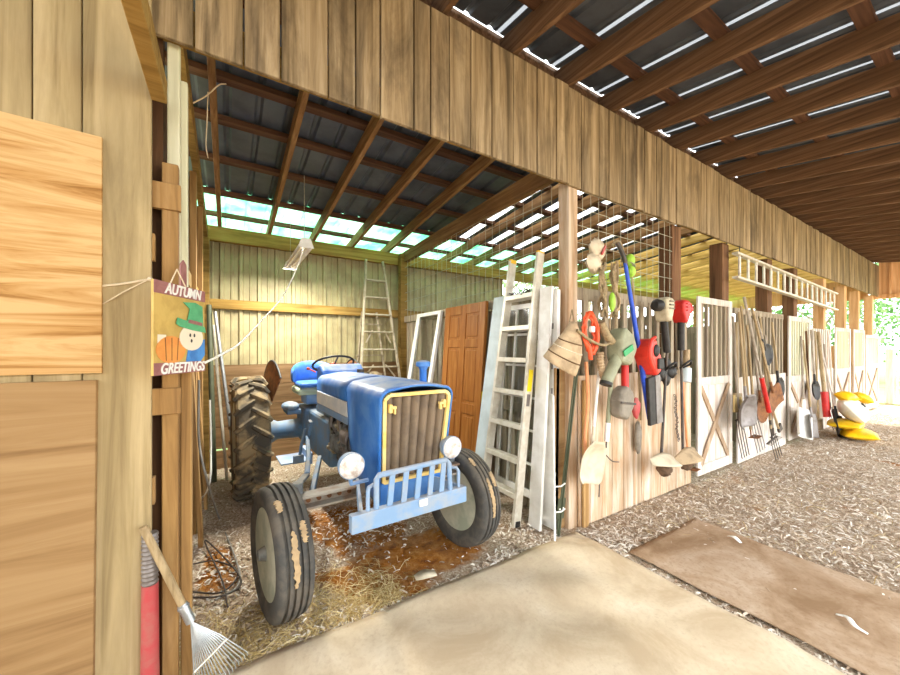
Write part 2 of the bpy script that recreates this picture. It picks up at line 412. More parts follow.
# grass outside the barn, on the ground beyond its walls
mb = MB(); mb.span((16.2, -50, -.03), (85, 50, .012)); struct(mb, 'lawn', 'grass')
mb = MB(); mb.span((-40, 6.6, -.03), (16.2, 50, .012)); struct(mb, 'lawn', 'grass')

# ---- boarded header over the stall fronts
mb = MB(); x = -.31; random.seed(11)
while x < X_END:
    w = R(.15, .27) if x < 1 else R(.12, .26)
    mb.box((x+w/2-.004, YH+R(-.006, .006), 3.475+R(-.010, .004)), (w-.009, .024, .86)); x += w
struct(mb, 'wall_header', 'wood_header', bevel=.003, seg=1)
mb = MB(); mb.span((-.31, YH+.02, 3.07), (X_END, YH+.06, 3.24)); struct(mb, 'beam', 'wood_beam')
mb = MB(); mb.span((-.31, YH+.02, 3.73), (X_END, YH+.06, 3.89)); struct(mb, 'beam', 'wood_beam')
# ridge board behind it
mb = MB(); mb.span((-3, 2.308, 3.6), (X_END, 2.36, 4.172)); struct(mb, 'wall_ridge', 'wood_rafter_dark')

# ---- aisle roof: slopes down towards the camera's side
SA = .155
def za(y): return 3.92+SA*(y-2.15)
def zs(y): return 3.24+.105*(5.7-y)
YA0, YA1 = -1.6, 2.30
def sheet(name, mat, x0, x1, y0, y1, zf, rib=.23, gaps=()):
    mb = MB(); ed = [x0]+[q for g in sorted(gaps) for q in g]+[x1]
    for a, b in zip(ed[::2], ed[1::2]):        # the ribbed sheets between the translucent strips
        pr = [(a, 0)]; x = a+.05
        while x+.065 < b:
            pr += [(x+dx, dz) for dx, dz in ((0, 0), (.02, .02), (.045, .02), (.065, 0))]; x += rib
        pr.append((b, 0)); n = len(pr); o = len(mb.v)
        for y in (y0, y1): mb.v += [Vector((p[0], y, zf(y)+p[1])) for p in pr]
        mb.f += [(o+i, o+i+1, o+n+i+1, o+n+i) for i in range(n-1)]
    return mb.build(name, mat, solid=.003, kind='structure')
rx = [1.94+.64*k for k in range(-6, 21)]
sx = [-.07+.6*k for k in range(0, 26)]; sx = [x for x in sx if abs(x-2.93) > .1]
gap_a = [(x-.07, x-.03) for x in rx[1:]]; gap_s = [(x-.17, x-.03) for x in sx if x > 2.6]
sheet('ceiling_aisle', 'roof_metal', -3, X_END+.6, YA0-.3, YA1, lambda y: za(y)+.232, gaps=gap_a)
mb = MB()
rx = [1.94+.64*k for k in range(-6, 21)]
proto = None
for k, x in enumerate(rx):
    if proto is None:
        mb = MB(); mb.bar((0, YA0, za(YA0)+.095), (0, YA1+.03, za(YA1+.03)+.095), .042, .19, (0, 0, 1))
        proto = mb.build('rafter', 'wood_rafter_dark', bevel=.003, seg=1); o = proto
    else: o = copy_tree(proto)
    tag(o, 'deep red-brown rafter above the boarded header, one of the long row under the aisle roof', 'rafter', 'rafters of the aisle roof')
    o.location.x = x
proto = None
for y in (-1.45, -.75, 0, .62, 1.25, 1.88):
    if proto is None:
        mb = MB(); mb.span((-3, -.045, -.02), (X_END+.4, .045, .02)); proto = mb.build('purlin', 'wood_purlin'); o = proto
    else: o = copy_tree(proto)
    tag(o, 'reddish roof batten lying across the rafters of the aisle roof', 'batten', 'battens of the aisle roof')
    o.location = (0, y, za(y)+.204)
# translucent strips put in for the bright streaks between the rafters
mb = MB()
for a, b in gap_a: mb.v += [Vector((x, y, za(y)+.234)) for x in (a-.005, b+.005) for y in (YA0-.3, YA1)]; o = len(mb.v); mb.f.append((o-4, o-3, o-1, o-2))
struct(mb, 'trim_1', 'seam_pale')

# ---- shed roof over the tractor bay and the stalls
sheet('ceiling_shed', 'roof_metal', -.75, X_END+.4, 2.21, 5.12, lambda y: zs(y)+.196, gaps=gap_s)
sheet('ceiling_translucent', 'fibreglass', -.75, X_END+.4, 5.12, 6.35, lambda y: zs(y)+.196)
sx = [-.07+.6*k for k in range(0, 26)]; sx = [x for x in sx if abs(x-2.93) > .1]
proto = None
for x in sx:
    if proto is None:
        mb = MB(); mb.bar((0, 2.16, zs(2.16)+.07), (0, 6.2, zs(6.2)+.07), .045, .14); proto = mb.build('rafter', 'wood_rafter', bevel=.003, seg=1); o = proto
    else: o = copy_tree(proto)
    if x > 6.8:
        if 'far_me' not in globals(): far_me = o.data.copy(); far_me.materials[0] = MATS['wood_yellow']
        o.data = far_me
    if x < 2.5: tag(o, 'brown rafter over the tractor bay, sloping down to the back plate', 'rafter', 'rafters over the tractor bay')
    else: tag(o, 'pale rafter over the stalls, seen behind the wire panel and posts', 'rafter', 'rafters over the stalls')
    o.location.x = x
proto = None
for y in (2.55, 3.25, 3.75, 4.38, 5.1, 5.72):
    if proto is None:
        mb = MB(); mb.span((-.7, -.045, -.022), (X_END+.3, .045, .022)); proto = mb.build('purlin', 'wood_purlin'); o = proto
    else: o = copy_tree(proto)
    tag(o, 'narrow brown batten across the rafters of the lower shed roof', 'batten', 'battens of the shed roof')
    o.location = (0, y, zs(y)+.162)
mb = MB()
for a, b in gap_s: mb.v += [Vector((x, y, zs(y)+.198)) for x in (a-.005, b+.005) for y in (2.21, 5.12)]; o = len(mb.v); mb.f.append((o-4, o-3, o-1, o-2))
struct(mb, 'trim_2', 'seam_bright')

# ---- back wall of the bay
def corr(name, x0, x1, z0, z1, y, mat):
    mb = MB(); pr = []; x = x0
    while x < x1:
        for dx, d in ((0, 0), (.012, -.035), (.05, -.035), (.062, 0), (.13, 0), (.138, -.014), (.156, -.014), (.164, 0)): pr.append((min(x+dx, x1), y+d))
        x += .225
    pr.append((x1, y)); n = len(pr)
    for z in (z0, z1): mb.v += [Vector((p[0], p[1], z)) for p in pr]
    mb.f += [(i, i+1, n+i+1, n+i) for i in range(n-1)]
    return mb.build(name, mat, solid=.002, kind='structure')
corr('wall_back', -.3, 4.9, .27, 3.22, Y_BACK+.07, 'wall_metal')
mb = MB(); mb.span((-.3, Y_BACK-.05, 3.04), (X_END, Y_BACK+.02, 3.235)); struct(mb, 'beam', 'wood_beam', bevel=.004, seg=1)
mb = MB(); mb.span((-.3, Y_BACK-.03, 2.14), (5.0, Y_BACK+.03, 2.27)); struct(mb, 'beam', 'wood_beam', bevel=.004, seg=1)
mb = MB()
mb.span((-.3, Y_BACK-.035, -.03), (4.9, Y_BACK, .235)); mb.span((.02, Y_BACK-.034, .235), (4.9, Y_BACK-.001, .262))
for k in range(4): mb.span((-.3, Y_BACK-.035, .262+k*.282), (4.9, Y_BACK, .262+k*.282+.277))
struct(mb, 'baseboard_back', 'wood_skirt', bevel=.003, seg=1)
# back of the stalls: boards with gaps low down, open above
mb = MB(); x = 4.9
while x < X_END: w = R(.13, .17); mb.box((x+w/2, Y_BACK, .98), (w, .025, 1.9)); x += w+R(.02, .045)
mb.span((4.9, Y_BACK+.01, 1.75), (X_END, Y_BACK+.05, 1.89)); mb.span((4.9, Y_BACK+.01, .5), (X_END, Y_BACK+.05, .62))
struct(mb, 'wall_stalls_back', 'wood_grey')
def post(x, y, w, d, z1, label, mat='wood_post', z0=-.05, group=None):
    mb = MB(); mb.span((x-w/2, y-d/2, z0), (x+w/2, y+d/2, z1)); return tag(mb.build('post', mat, bevel=.006, seg=2), label, 'post', group)
for i, x in enumerate((6.9, 8.9, 10.9, 12.9, 15.1)):
    post(x, Y_BACK-.12, .12, .12, 3.04, 'pale post of the open back wall seen behind the stalls', 'wood_rafter', group='posts of the open back wall')
post(-.23, Y_BACK-.11, .10, .12, 3.04, 'yellow-brown corner post at the left end of the bay back wall', 'wood_beam')
post(2.56, Y_BACK-.11, .12, .12, 3.22, 'yellow-brown corner post right of the back stepladder', 'wood_beam')
left_0 = set(bpy.data.objects)
# ---- left side wall of the bay: boards, stud and a pale trim
mb = MB(); y = 2.11; random.seed(3)
while y < Y_BACK-.1:
    w = R(.15, .22); mb.box((-.335, y+w/2, 1.62), (.022, w-.01, 3.2)); y += w
struct(mb, 'wall_left', 'wood_dark')
mb = MB()
mb.bar((-.26, 2.4, 3.50), (-.26, Y_BACK-.1, 3.12), .05, .15); struct(mb, 'beam', 'wood_beam')
mb = MB(); mb.bar((-.3, 2.4, 2.18), (-.3, Y_BACK-.1, 2.18), .045, .12); struct(mb, 'beam', 'wood_beam')
for y in (3.1, 3.9, 4.8):
    post(-.27, y, .05, .09, 3.15, 'narrow brown stud of the left bay wall behind the sign', 'wood_post', group='studs of the left bay wall')
for o in set(bpy.data.objects)-left_0: o.location.x += .037
# ---- right side of the bay: rail, slats, tie beam
mb = MB(); mb.bar((2.6, 2.3, 3.26), (2.6, Y_BACK-.05, 3.16), .07, .18); struct(mb, 'beam', 'wood_rafter')
mb = MB(); y = 2.36; random.seed(5)
while y < Y_BACK-.2: w = R(.10, .14); mb.box((2.62, y+w/2, 1.02), (.025, w, 2.04)); y += w+R(.02, .05)
mb.bar((2.585, 2.3, 2.1), (2.585, Y_BACK-.15, 2.1), .05, .10); mb.bar((2.585, 2.3, 1.0), (2.585, Y_BACK-.15, 1.0), .04, .10)
struct(mb, 'wall_partition', 'wood_grey')

left_0 = set(bpy.data.objects)
# ---- front left wall, at the picture's left edge
YL = 2.08
mb = MB()
for x0, x1 in ((-.514, -.297), (-.653, -.519), (-.80, -.658), (-.95, -.805), (-1.1, -.955), (-1.24, -1.105), (-1.40, -1.245), (-1.57, -1.405)):
    mb.span((x0, YL, -.03), (x1, YL+.025, 4.3))
mb.span((-1.57, YL+.0265, -.03), (-.305, YL+.031, 4.3))
struct(mb, 'wall_front', 'wood_wall', bevel=.003, seg=1)
mb = MB(); mb.span((-1.6, YL+.03, 2.0), (-.29, YL+.07, 2.12)); mb.span((-1.6, YL+.03, .9), (-.29, YL+.07, 1.02)); struct(mb, 'beam', 'wood_post')
for o in set(bpy.data.objects)-left_0: o.location.x += .037
# plywood sheets nailed over it
A, B_, D, E_ = at_y(100, 137, YL-.012), at_y(102, 373, YL-.012), at_y(0, 120, YL-.012), at_y(0, 376, YL-.012)
mb = MB(); mb.prism([(0, 0), (.0, A.z-B_.z), (-.55, A.z-B_.z+.02), (-.55, .0)], (B_.x, YL-.009, B_.z), (1, 0, 0), (0, 0, 1), .014)
tag(mb.build('plywood_sheet', 'wood_ply', bevel=.001, seg=1), 'bright yellow plywood sheet nailed to the front left wall, the upper one', 'plywood')
B2 = at_y(97, 380, YL-.02)
mb = MB(); mb.prism([(0, 0), (-.012, -1.45), (-.9, -1.45), (-.9, .0)], (B2.x, YL-.016, B2.z), (1, 0, 0), (0, 0, 1), .03)
tag(mb.build('plywood_sheet', 'wood_ply_old', bevel=.002, seg=1), 'dull tan plywood sheet leaning below the bright yellow one', 'plywood')
left_0 = set(bpy.data.objects)
# posts and strips right of that wall
post(-.236, YL+.07, .062, .05, 2.46, 'rough brown stud between the wide board and the autumn sign', 'wood_post')
post(-.232, YL+.15, .05, .05, 3.1, 'pale painted two-by-four rising above the autumn sign', 'wood_pale', z0=1.75)
post(-.180, YL+.12, .045, .05, 1.9, 'orange-brown stud behind the autumn sign, reaching the floor', 'wood_post')
post(-.198, YL+.22, .03, .05, 2.95, 'second pale strip standing just behind the painted two-by-four', 'wood_pale', z0=1.85)
mb = MB(); mb.span((-.31, YL+.12, -.03), (-.27, YL+.17, 3.1)); tag(mb.build('post', 'wood_dark'), 'dark stud in the gap beside the wide wall board', 'post')
for z, lab in ((2.30, 'short brown block nailed in the gap above the autumn sign'), (1.36, 'short brown block nailed in the gap below the autumn sign')):
    mb = MB(); mb.span((-.30, YL+.03, z-.06), (-.195, YL+.06, z+.06)); tag(mb.build('wood_block', 'wood_post', bevel=.003), lab, 'block')
for o in set(bpy.data.objects)-left_0: o.location.x += .037
# brace running up towards the camera from the board's edge
P = at_y(160, 100, YL-.03)
mb = MB(); mb.bar((P.x-.005, YL-.01, P.z+.05), (P.x-.005, .45, P.z+.05), .055, .10); tag(mb.build('brace', 'wood_beam', bevel=.003, seg=1), 'brown timber brace running from the front left wall towards the viewer overhead', 'beam')

# ---- posts along the stall fronts
post(2.655, YH+.08, .12, .12, 3.10, 'thick weathered corner post right of the tractor bay, hung with tools', 'wood_stall')
names = ['behind the two trimmer motors', 'at the far edge of the first stall door', 'behind the tool cluster past the first stall door', 'at the near edge of the second stall door',
         'behind the row of long handles', 'at the near side of the first white panel', 'at the near side of the last white panel', 'at the far corner of the barn']
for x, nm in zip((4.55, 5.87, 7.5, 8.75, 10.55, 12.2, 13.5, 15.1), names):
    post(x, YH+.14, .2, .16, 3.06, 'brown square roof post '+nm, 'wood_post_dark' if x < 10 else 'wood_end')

# ---- stall fronts
def boards(x0, x1, z0, z1, y, w=(.14, .2), th=.024):
    mb = MB(); x = x0
    while x < x1-.03:
        q = min(R(*w), x1-x); mb.box((x+q/2, y+R(-.003, .003), (z0+z1)/2), (q-.006, th, z1-z0)); x += q
    return mb
def bars(x0, x1, z0, z1, y, step=.11, w=.05):
    mb = MB(); n = max(2, int((x1-x0)/step))
    for k in range(n): mb.box((x0+(k+.5)*(x1-x0)/n, y, (z0+z1)/2), (w, .03, z1-z0))
    return mb
random.seed(21)
struct(boards(2.70, 4.76, 0, 1.36, YH), 'wall_stall', 'wood_stall', bevel=.003, seg=1)
mb = bars(2.75, 4.74, 1.36, 2.1, YH+.03, .15, .06); mb.span((2.72, YH+.02, 2.05), (4.76, YH+.06, 2.16)); struct(mb, 'wall_stall_bars', 'wood_grey')
struct(boards(6.06, 7.98, 0, 1.2, YH, (.16, .24)), 'wall_stall', 'wood_white', bevel=.003, seg=1)
mb = bars(6.1, 7.98, 1.2, 2.15, YH+.03, .13, .05); mb.span((6.04, YH+.02, 2.1), (7.98, YH+.06, 2.18)); struct(mb, 'wall_stall_bars', 'wood_grey')
struct(boards(9.25, 10.8, 0, 1.2, YH, (.16, .24)), 'wall_stall', 'wood_white', bevel=.003, seg=1)
mb = bars(9.28, 10.8, 1.2, 2.0, YH+.03, .13, .06); struct(mb, 'wall_stall_bars', 'wood_white')
def stall_door(x0, x1, z0, zm, z1, label, name='stall_door', cat='door', ybase=YH-.02):
    t = thing(name, label, cat, ((x0+x1)/2, ybase, z0))
    boards(x0+.02, x1-.02, z0+.02, zm, ybase+.012, (.14, .2), .02).build('panel', 'wood_white', t, bevel=.002, seg=1)
    f = MB(); s = .09; y0, y1 = ybase-.022, ybase+.001
    f.span((x0, y0, z0), (x0+s, y1, z1)); f.span((x1-s, y0, z0), (x1, y1, z1)); f.span((x0+s, y0, z0), (x1-s, y1, z0+.12))
    f.span((x0+s, y0, zm-.1), (x1-s, y1, zm)); f.span((x0+s, y0, z1-.08), (x1-s, y1, z1)); f.build('frame', 'wood_white', t, bevel=.004, seg=1)
    for sgn in (1, -1):
        c = MB(); a, b = (x0+s, z0+.12), (x1-s, zm-.1)
        if sgn < 0: a, b = (x0+s, zm-.1), (x1-s, z0+.12)
        c.bar((a[0], ybase-.012-.004*sgn, a[1]), (b[0], ybase-.012-.004*sgn, b[1]), .014, .07); c.build('cross_brace', 'wood_cross', t)
    bars(x0+s, x1-s, zm, z1-.08, ybase+.01, .115, .045).build('bar_grille', 'wood_grey' if x0 < 8 else 'wood_pale', t)
    return t
stall_door(4.84, 5.80, .06, 1.25, 2.24, 'whitewashed stall door with brown cross brace, nearest one beside the trimmers')
stall_door(8.02, 9.18, .06, 1.14, 2.16, 'whitewashed stall door with cross brace between the two tool clusters')
stall_door(10.86, 12.1, .06, 1.18, 2.06, 'white slatted stall front behind the standing row of long handles')
stall_door(12.4, 13.45, .06, 1.18, 2.06, 'white slatted stall front behind the yellow bags')
stall_door(13.62, 15.1, .06, 1.2, 1.96, 'lower white slatted stall front, last before the barn end')
for k, (x, lab) in enumerate(((4.6, 'first'), (7.5, 'second'), (10.5, 'third'))):
    mb = MB(); y = YH+.3
    while y < Y_BACK-.1: mb.box((x, y+.07, 1.0), (.025, .14, 2.0)); y += .17
    mb.span((x-.04, YH+.3, 1.9), (x+.04, Y_BACK, 2.02)); struct(mb, 'wall_stall_divider', 'wood_grey')
# unseen boarded wall added behind the viewer to shade the front left wall
mb = MB(); x = -8
while x < .2: mb.box((x+.1, -1.75, 1.3), (.19, .025, 2.6)); x += .2
struct(mb, 'wall_unseen_shade', 'wood_wall')
# barn end: siding above the opening
mb = MB(); y = YH
while y > -3: mb.box((X_END+.02, y-.1, 3.55), (.022, .185, 1.1)); y -= .2
struct(mb, 'wall_end', 'wood_end'); mb = MB()
y = YH+.2
while y > -3: mb.box((X_END-.02, y, 3.5), (.05, .045, 1.0)); y -= .42
mb.span((X_END-.06, -3, 2.98), (X_END+.04, YH+.2, 3.1)); struct(mb, 'beam', 'wood_end')
mb = MB(); mb.span((X_END, YH+.2, 3.0), (X_END+.03, Y_BACK, 3.6)); mb.span((X_END, YH+.2, 0), (X_END+.03, Y_BACK, 1.7)); struct(mb, 'wall_end', 'wood_end')
# ================================================================== the tractor
T = thing('tractor', 'old blue farm tractor with yellow-framed grille parked in the dirt bay', 'tractor', (.985, 2.475, 0), .036)
def P_(mb, name, mat, parent=T, **k): return mb.build(name, mat, parent, local=True, **k)
def front_y(z): return -.25-.105*(z-.62)/(1.38-.62)
def shell(n=10, w0=.245, w1=.272, zb=.62, zt=1.34, crown=.022, r=.075):
    pts = []
    for i in range(5): z = zb+(zt-r-zb)*i/4; pts.append((-(w0+(w1-w0)*(z-zb)/(zt-zb)), z))
    for i in range(1, 7): a = PI-PI/2*i/6; pts.append((-w1+r+r*math.cos(a), zt-r+r*math.sin(a)))
    for i in range(1, 6): x = -w1+r+(2*w1-2*r)*i/6; pts.append((x, zt+crown*math.cos(x/(w1-r)*PI/2)))
    left = [(p[0], p[1]) for p in pts[:11]]
    return pts+[(-p[0], p[1]) for p in reversed(left)]
pr = shell(); n = len(pr)
def loft(rows):
    mb = MB(); k = len(rows[0])
    for r in rows: mb.v += [Vector(p) for p in r]
    mb.f = [(i*k+j, (i+1)*k+j, (i+1)*k+j+1, i*k+j+1) for i in range(len(rows)-1) for j in range(k-1)]
    return mb
rows = [[(x*.965, front_y(z)+.0, z-.008) for x, z in pr], [(x*.99, front_y(z)+.010, z) for x, z in pr], [(x, front_y(z)+.03, z) for x, z in pr]]
for t in (.33, .66, 1): rows.append([(x, (front_y(z)+.03)*(1-t)+.29*t, z+.006*t) for x, z in pr])
nose = P_(loft(rows), 'nose_cowl', 'tr_blue', smooth=50, solid=.014)
# hood behind the seam: crown with sides only
ph = [(x*1.0, z) for x, z in shell(zb=1.19, w0=.27)]
rows = []
for t in (0, .25, .5, .75, 1): rows.append([(x*(1-.04*t), .296+(1.24-.296)*t, z+.006-.012*t) for x, z in ph])
hood = P_(loft(rows), 'hood', 'tr_blue', smooth=50, solid=.012)
mb = MB()
mb.cyl((.06, .92, 1.37), (.06, .92, 1.40), .035); P_(mb, 'fuel_cap', 'dark_steel', hood, smooth=40)
for s in (-1, 1):
    mb = MB(); mb.box((s*.268, .76, 1.13), (.012, .92, .115)); p = P_(mb, 'side_panel', 'tr_white', bevel=.004)
    p['label'] = 'white side strip below the hood'
    mb = MB(); mb.box((s*.26, .76, 1.04), (.02, .92, .06)); P_(mb, 'fuel_tank_rail', 'tr_blue_pale', bevel=.008)
# grille: yellow surround, ribbed brown screen, two clips
def gy(z, off): return front_y(z)+off
mb = MB(); zb, zt, wb, wt = .735, 1.305, .215, .24
mb.surf(lambda a, b: ((wb+(wt-wb)*b)*(2*a-1), gy(zb+(zt-zb)*b, .045)-.03*abs(math.sin(a*PI*7)), zb+(zt-zb)*b), 98, 10)
g = P_(mb, 'grille_screen', 'tr_grille', smooth=35, solid=.004)
mb = MB()
def gp(x, z, off=.008): return (x, gy(z, off), z)
c = [gp(-wb, zb), gp(-wt, zt-.03), gp(-wt+.03, zt), gp(wt-.03, zt), gp(wt, zt-.03), gp(wb, zb)]
for a, b in zip(c, c[1:]+c[:1]): mb.bar(a, b, .024, .03, (0, 1, 0))
g = P_(mb, 'grille_frame', 'tr_yellow', bevel=.004); g['label'] = 'yellow grille frame'
for s in (-1, 1):
    mb = MB(); mb.box((s*.20, gy(1.22, .0), 1.22), (.024, .03, .055)); mb.box((s*.183, gy(1.22, .0), 1.225), (.045, .03, .018)); mb.box((s*.172, gy(1.22, 0), 1.205), (.014, .03, .045))
    P_(mb, 'grille_clip', 'tr_yellow', bevel=.004)
mb = MB(); mb.prism([(-.235, 0), (.235, 0), (.24, .165), (-.24, .165)], (0, front_y(.6)+.02, .565), (1, 0, 0), (0, -.1, 1), .02); P_(mb, 'lower_panel', 'tr_blue', bevel=.004)
# radiator and fan housing behind the screen
mb = MB(); mb.box((0, -.06, .98), (.42, .07, .6)); P_(mb, 'radiator', 'tr_engine', bevel=.006)
# air intake stack
mb = MB(); mb.lathe([(.027, 0), (.027, .10), (.034, .105), (.034, .12)], (.175, -.09, 1.345), (0, 0, 1), 20); st = P_(mb, 'air_stack', 'tr_blue', smooth=40)
mb = MB(); mb.lathe([(.03, .115), (.052, .12), (.056, .14), (.05, .155), (.02, .165)], (.175, -.09, 1.345), (0, 0, 1), 20); P_(mb, 'stack_cap', 'tr_blue', st, smooth=40)
# headlamps on arms
for s, cx in ((-1, -.375), (1, .335)):
    z = .915; y = -.35; cx += .02
    mb = MB(); mb.lathe([(.02, .11), (.05, .095), (.072, .05), (.078, .012), (.078, 0)], (cx, y, z), (0, 1, 0), 28); h = P_(mb, 'headlight', 'tr_bumper', smooth=40)
    mb = MB(); mb.lathe([(.074, -.002), (.066, -.012), (.045, -.02), (.015, -.024)], (cx, y, z), (0, 1, 0), 28); l = P_(mb, 'lens', 'lens', h, smooth=40); l['label'] = 'dusty white headlight lens'
    mb = MB(); mb.tube([(cx, y+.07, z-.05), (cx-s*.03, y+.1, z-.14), (s*.2, y+.16, z-.16)], .013, 8); P_(mb, 'lamp_arm', 'tr_blue_pale', h, smooth=40)
# bumper guard
yb = -.485
mb = MB(); mb.box((-.025, yb, .645), (.77, .05, .10)); bm_ = P_(mb, 'bumper', 'tr_bumper', bevel=.005)
mb = MB(); mb.tube([(-.26, yb+.0, .69), (-.26, yb, .86), (-.245, yb, .88), (.215, yb, .89), (.235, yb, .865), (.245, yb, .69)], .017, 10); P_(mb, 'guard_rail', 'tr_bumper', bm_, smooth=45)
for k, x in enumerate((-.165, -.075, .015, .105, .19)):
    mb = MB(); mb.bar((x-.015, yb-.002, .69), (x+.005, yb-.002, .88), .036, .012, (0, 1, 0)); P_(mb, 'guard_slat', 'tr_bumper', bm_, bevel=.003)
for s in (-1, 1):
    mb = MB(); mb.tube([(s*.31, yb, .69), (s*.31, yb, .80), (s*.30, yb+.01, .82), (s*.26, yb+.03, .825), (s*.25, yb+.02, .80)], .012, 8); P_(mb, 'guard_hoop', 'tr_bumper', bm_, smooth=45)
    mb = MB(); mb.bar((s*.34, yb+.02, .645), (s*.20, .0, .66), .02, .10); P_(mb, 'bumper_arm', 'tr_bumper', bm_, bevel=.004)
mb = MB(); mb.box((.03, yb-.03, .67), (.055, .012, .04)); mb.box((.03, yb-.032, .675), (.018, .016, .014)); P_(mb, 'hitch_plate', 'white', bm_, bevel=.002)
# chassis: bolster, engine, gearbox, axle housings
mb = MB(); mb.box((0, .02, .66), (.30, .42, .14)); mb.box((0, .0, .58), (.16, .16, .10)); P_(mb, 'front_bolster', 'tr_engine_blue', bevel=.02)
mb = MB(); mb.box((0, .63, .78), (.30, .74, .46)); mb.box((0, .63, .50), (.24, .70, .14)); mb.box((0, .6, 1.07), (.2, .66, .14)); P_(mb, 'engine_block', 'tr_engine', bevel=.02)
for s in (-1, 1):
    random.seed(31+s); mb = MB()
    for k in range(4): mb.tube([(s*.14, .36+.16*k, 1.0), (s*.2, .37+.16*k, 1.0), (s*.215, .38+.16*k, .93)], .018, 8)
    mb.tube([(s*.215, .34, .92), (s*.215, .92, .92)], .03, 10); P_(mb, 'manifold', 'rust' if s > 0 else 'tr_engine', smooth=45)
mb = MB(); mb.lathe([(.05, 0), (.055, .02), (.055, .13), (.04, .15)], (-.2, .45, .70), (0, 0, 1), 16); P_(mb, 'oil_filter', 'grey_steel', smooth=40)
mb = MB(); mb.box((-.2, .72, .78), (.12, .22, .14)); mb.cyl((-.2, .6, .82), (-.2, .5, .82), .04); P_(mb, 'injection_pump', 'tr_engine', bevel=.012)
mb = MB(); mb.lathe([(.07, 0), (.075, .02), (.075, .15), (.05, .17)], (-.215, .30, .90), (0, 1, 0), 18); P_(mb, 'generator', 'grey_steel', smooth=40)
for k, (a, b, c) in enumerate((((-.2, .3, 1.0), (-.26, .28, .86), (-.2, .2, .72)), ((-.19, .86, 1.02), (-.25, .8, .9), (-.22, .66, .84)), ((-.16, .5, 1.05), (-.24, .55, .98), (-.23, .74, .86)))):
    mb = MB(); mb.tube(curve_pts([a, b, c], 8), (.022, .009, .008)[k], 8); P_(mb, 'hose', 'rubber', smooth=60)
mb = MB(); mb.box((0, 1.42, .70), (.36, .86, .44)); mb.box((0, 1.42, .95), (.26, .6, .1)); P_(mb, 'gearbox', 'tr_engine_blue', bevel=.03)
mb = MB(); mb.box((0, 2.08, .72), (.44, .46, .42)); P_(mb, 'differential', 'tr_engine_blue', bevel=.04)
mb = MB(); mb.lathe([(.15, -.5), (.10, -.4), (.11, -.2), (.11, .2), (.10, .4), (.15, .5)], (0, 2.1, .67), (1, 0, 0), 20); P_(mb, 'rear_axle', 'tr_engine_blue', smooth=40)
# front axle of pierced channel, spindles, rods
mb = MB(); mb.box((0, 0, .645), (.62, .07, .085)); P_(mb, 'front_axle', 'tr_axle', bevel=.008)
for s in (-1, 1):
    m = MB(); m.box((s*.42, -.042, .685), (.38, .10, .016)); m.box((s*.42, -.042, .615), (.38, .10, .016)); m.box((s*.42, -.02, .65), (.38, .012, .06))
    ax = P_(m, 'axle_extension', 'tr_axle', bevel=.004)
    m = MB()
    for k in range(5): m.cyl((s*(.27+.065*k), -.03, .65), (s*(.27+.065*k), -.044, .65), .014)
    P_(m, 'bolt', 'rust', ax)
    m = MB(); m.cyl((s*.585, 0, .36), (s*.585, 0, .76), .032); m.cyl((s*.57, 0, .37), (s*.66, 0, .37), .03); P_(m, 'spindle', 'tr_engine', smooth=40)
    m = MB(); m.bar((s*.585, 0, .745), (s*.50, .15, .75), .045, .022); P_(m, 'steering_arm', 'tr_engine', bevel=.005)
    m = MB(); m.tube([(s*.50, .14, .755), (s*.40, .55, .76), (s*.30, 1.05, .80)], .018, 8); P_(m, 'drag_link', 'tr_engine_blue', smooth=40)
    m = MB(); m.bar((s*.50, .03, .63), (s*.18, 1.1, .56), .035, .06); P_(m, 'radius_rod', 'tr_engine_blue', bevel=.006)
    m = MB(); m.bar((s*.29, .98, .95), (s*.30, 1.05, .78), .03, .05); P_(m, 'pitman_arm', 'tr_engine_blue', bevel=.006)
    m = MB(); m.span((s*.22, 1.2, .52), (s*.50, 1.52, .535)); m.span((s*.22, 1.2, .49), (s*.26, 1.52, .60)); P_(m, 'foot_plate', 'tr_blue_pale', bevel=.004)
    m = MB(); m.tube([(s*.24, 1.2, .82), (s*.30, 1.16, .84), (s*.34, 1.12, .70), (s*.36, 1.10, .60)], .014, 8); m.box((s*.37, 1.09, .59), (.09, .03, .07)); P_(m, 'pedal', 'tr_engine_blue', smooth=40)
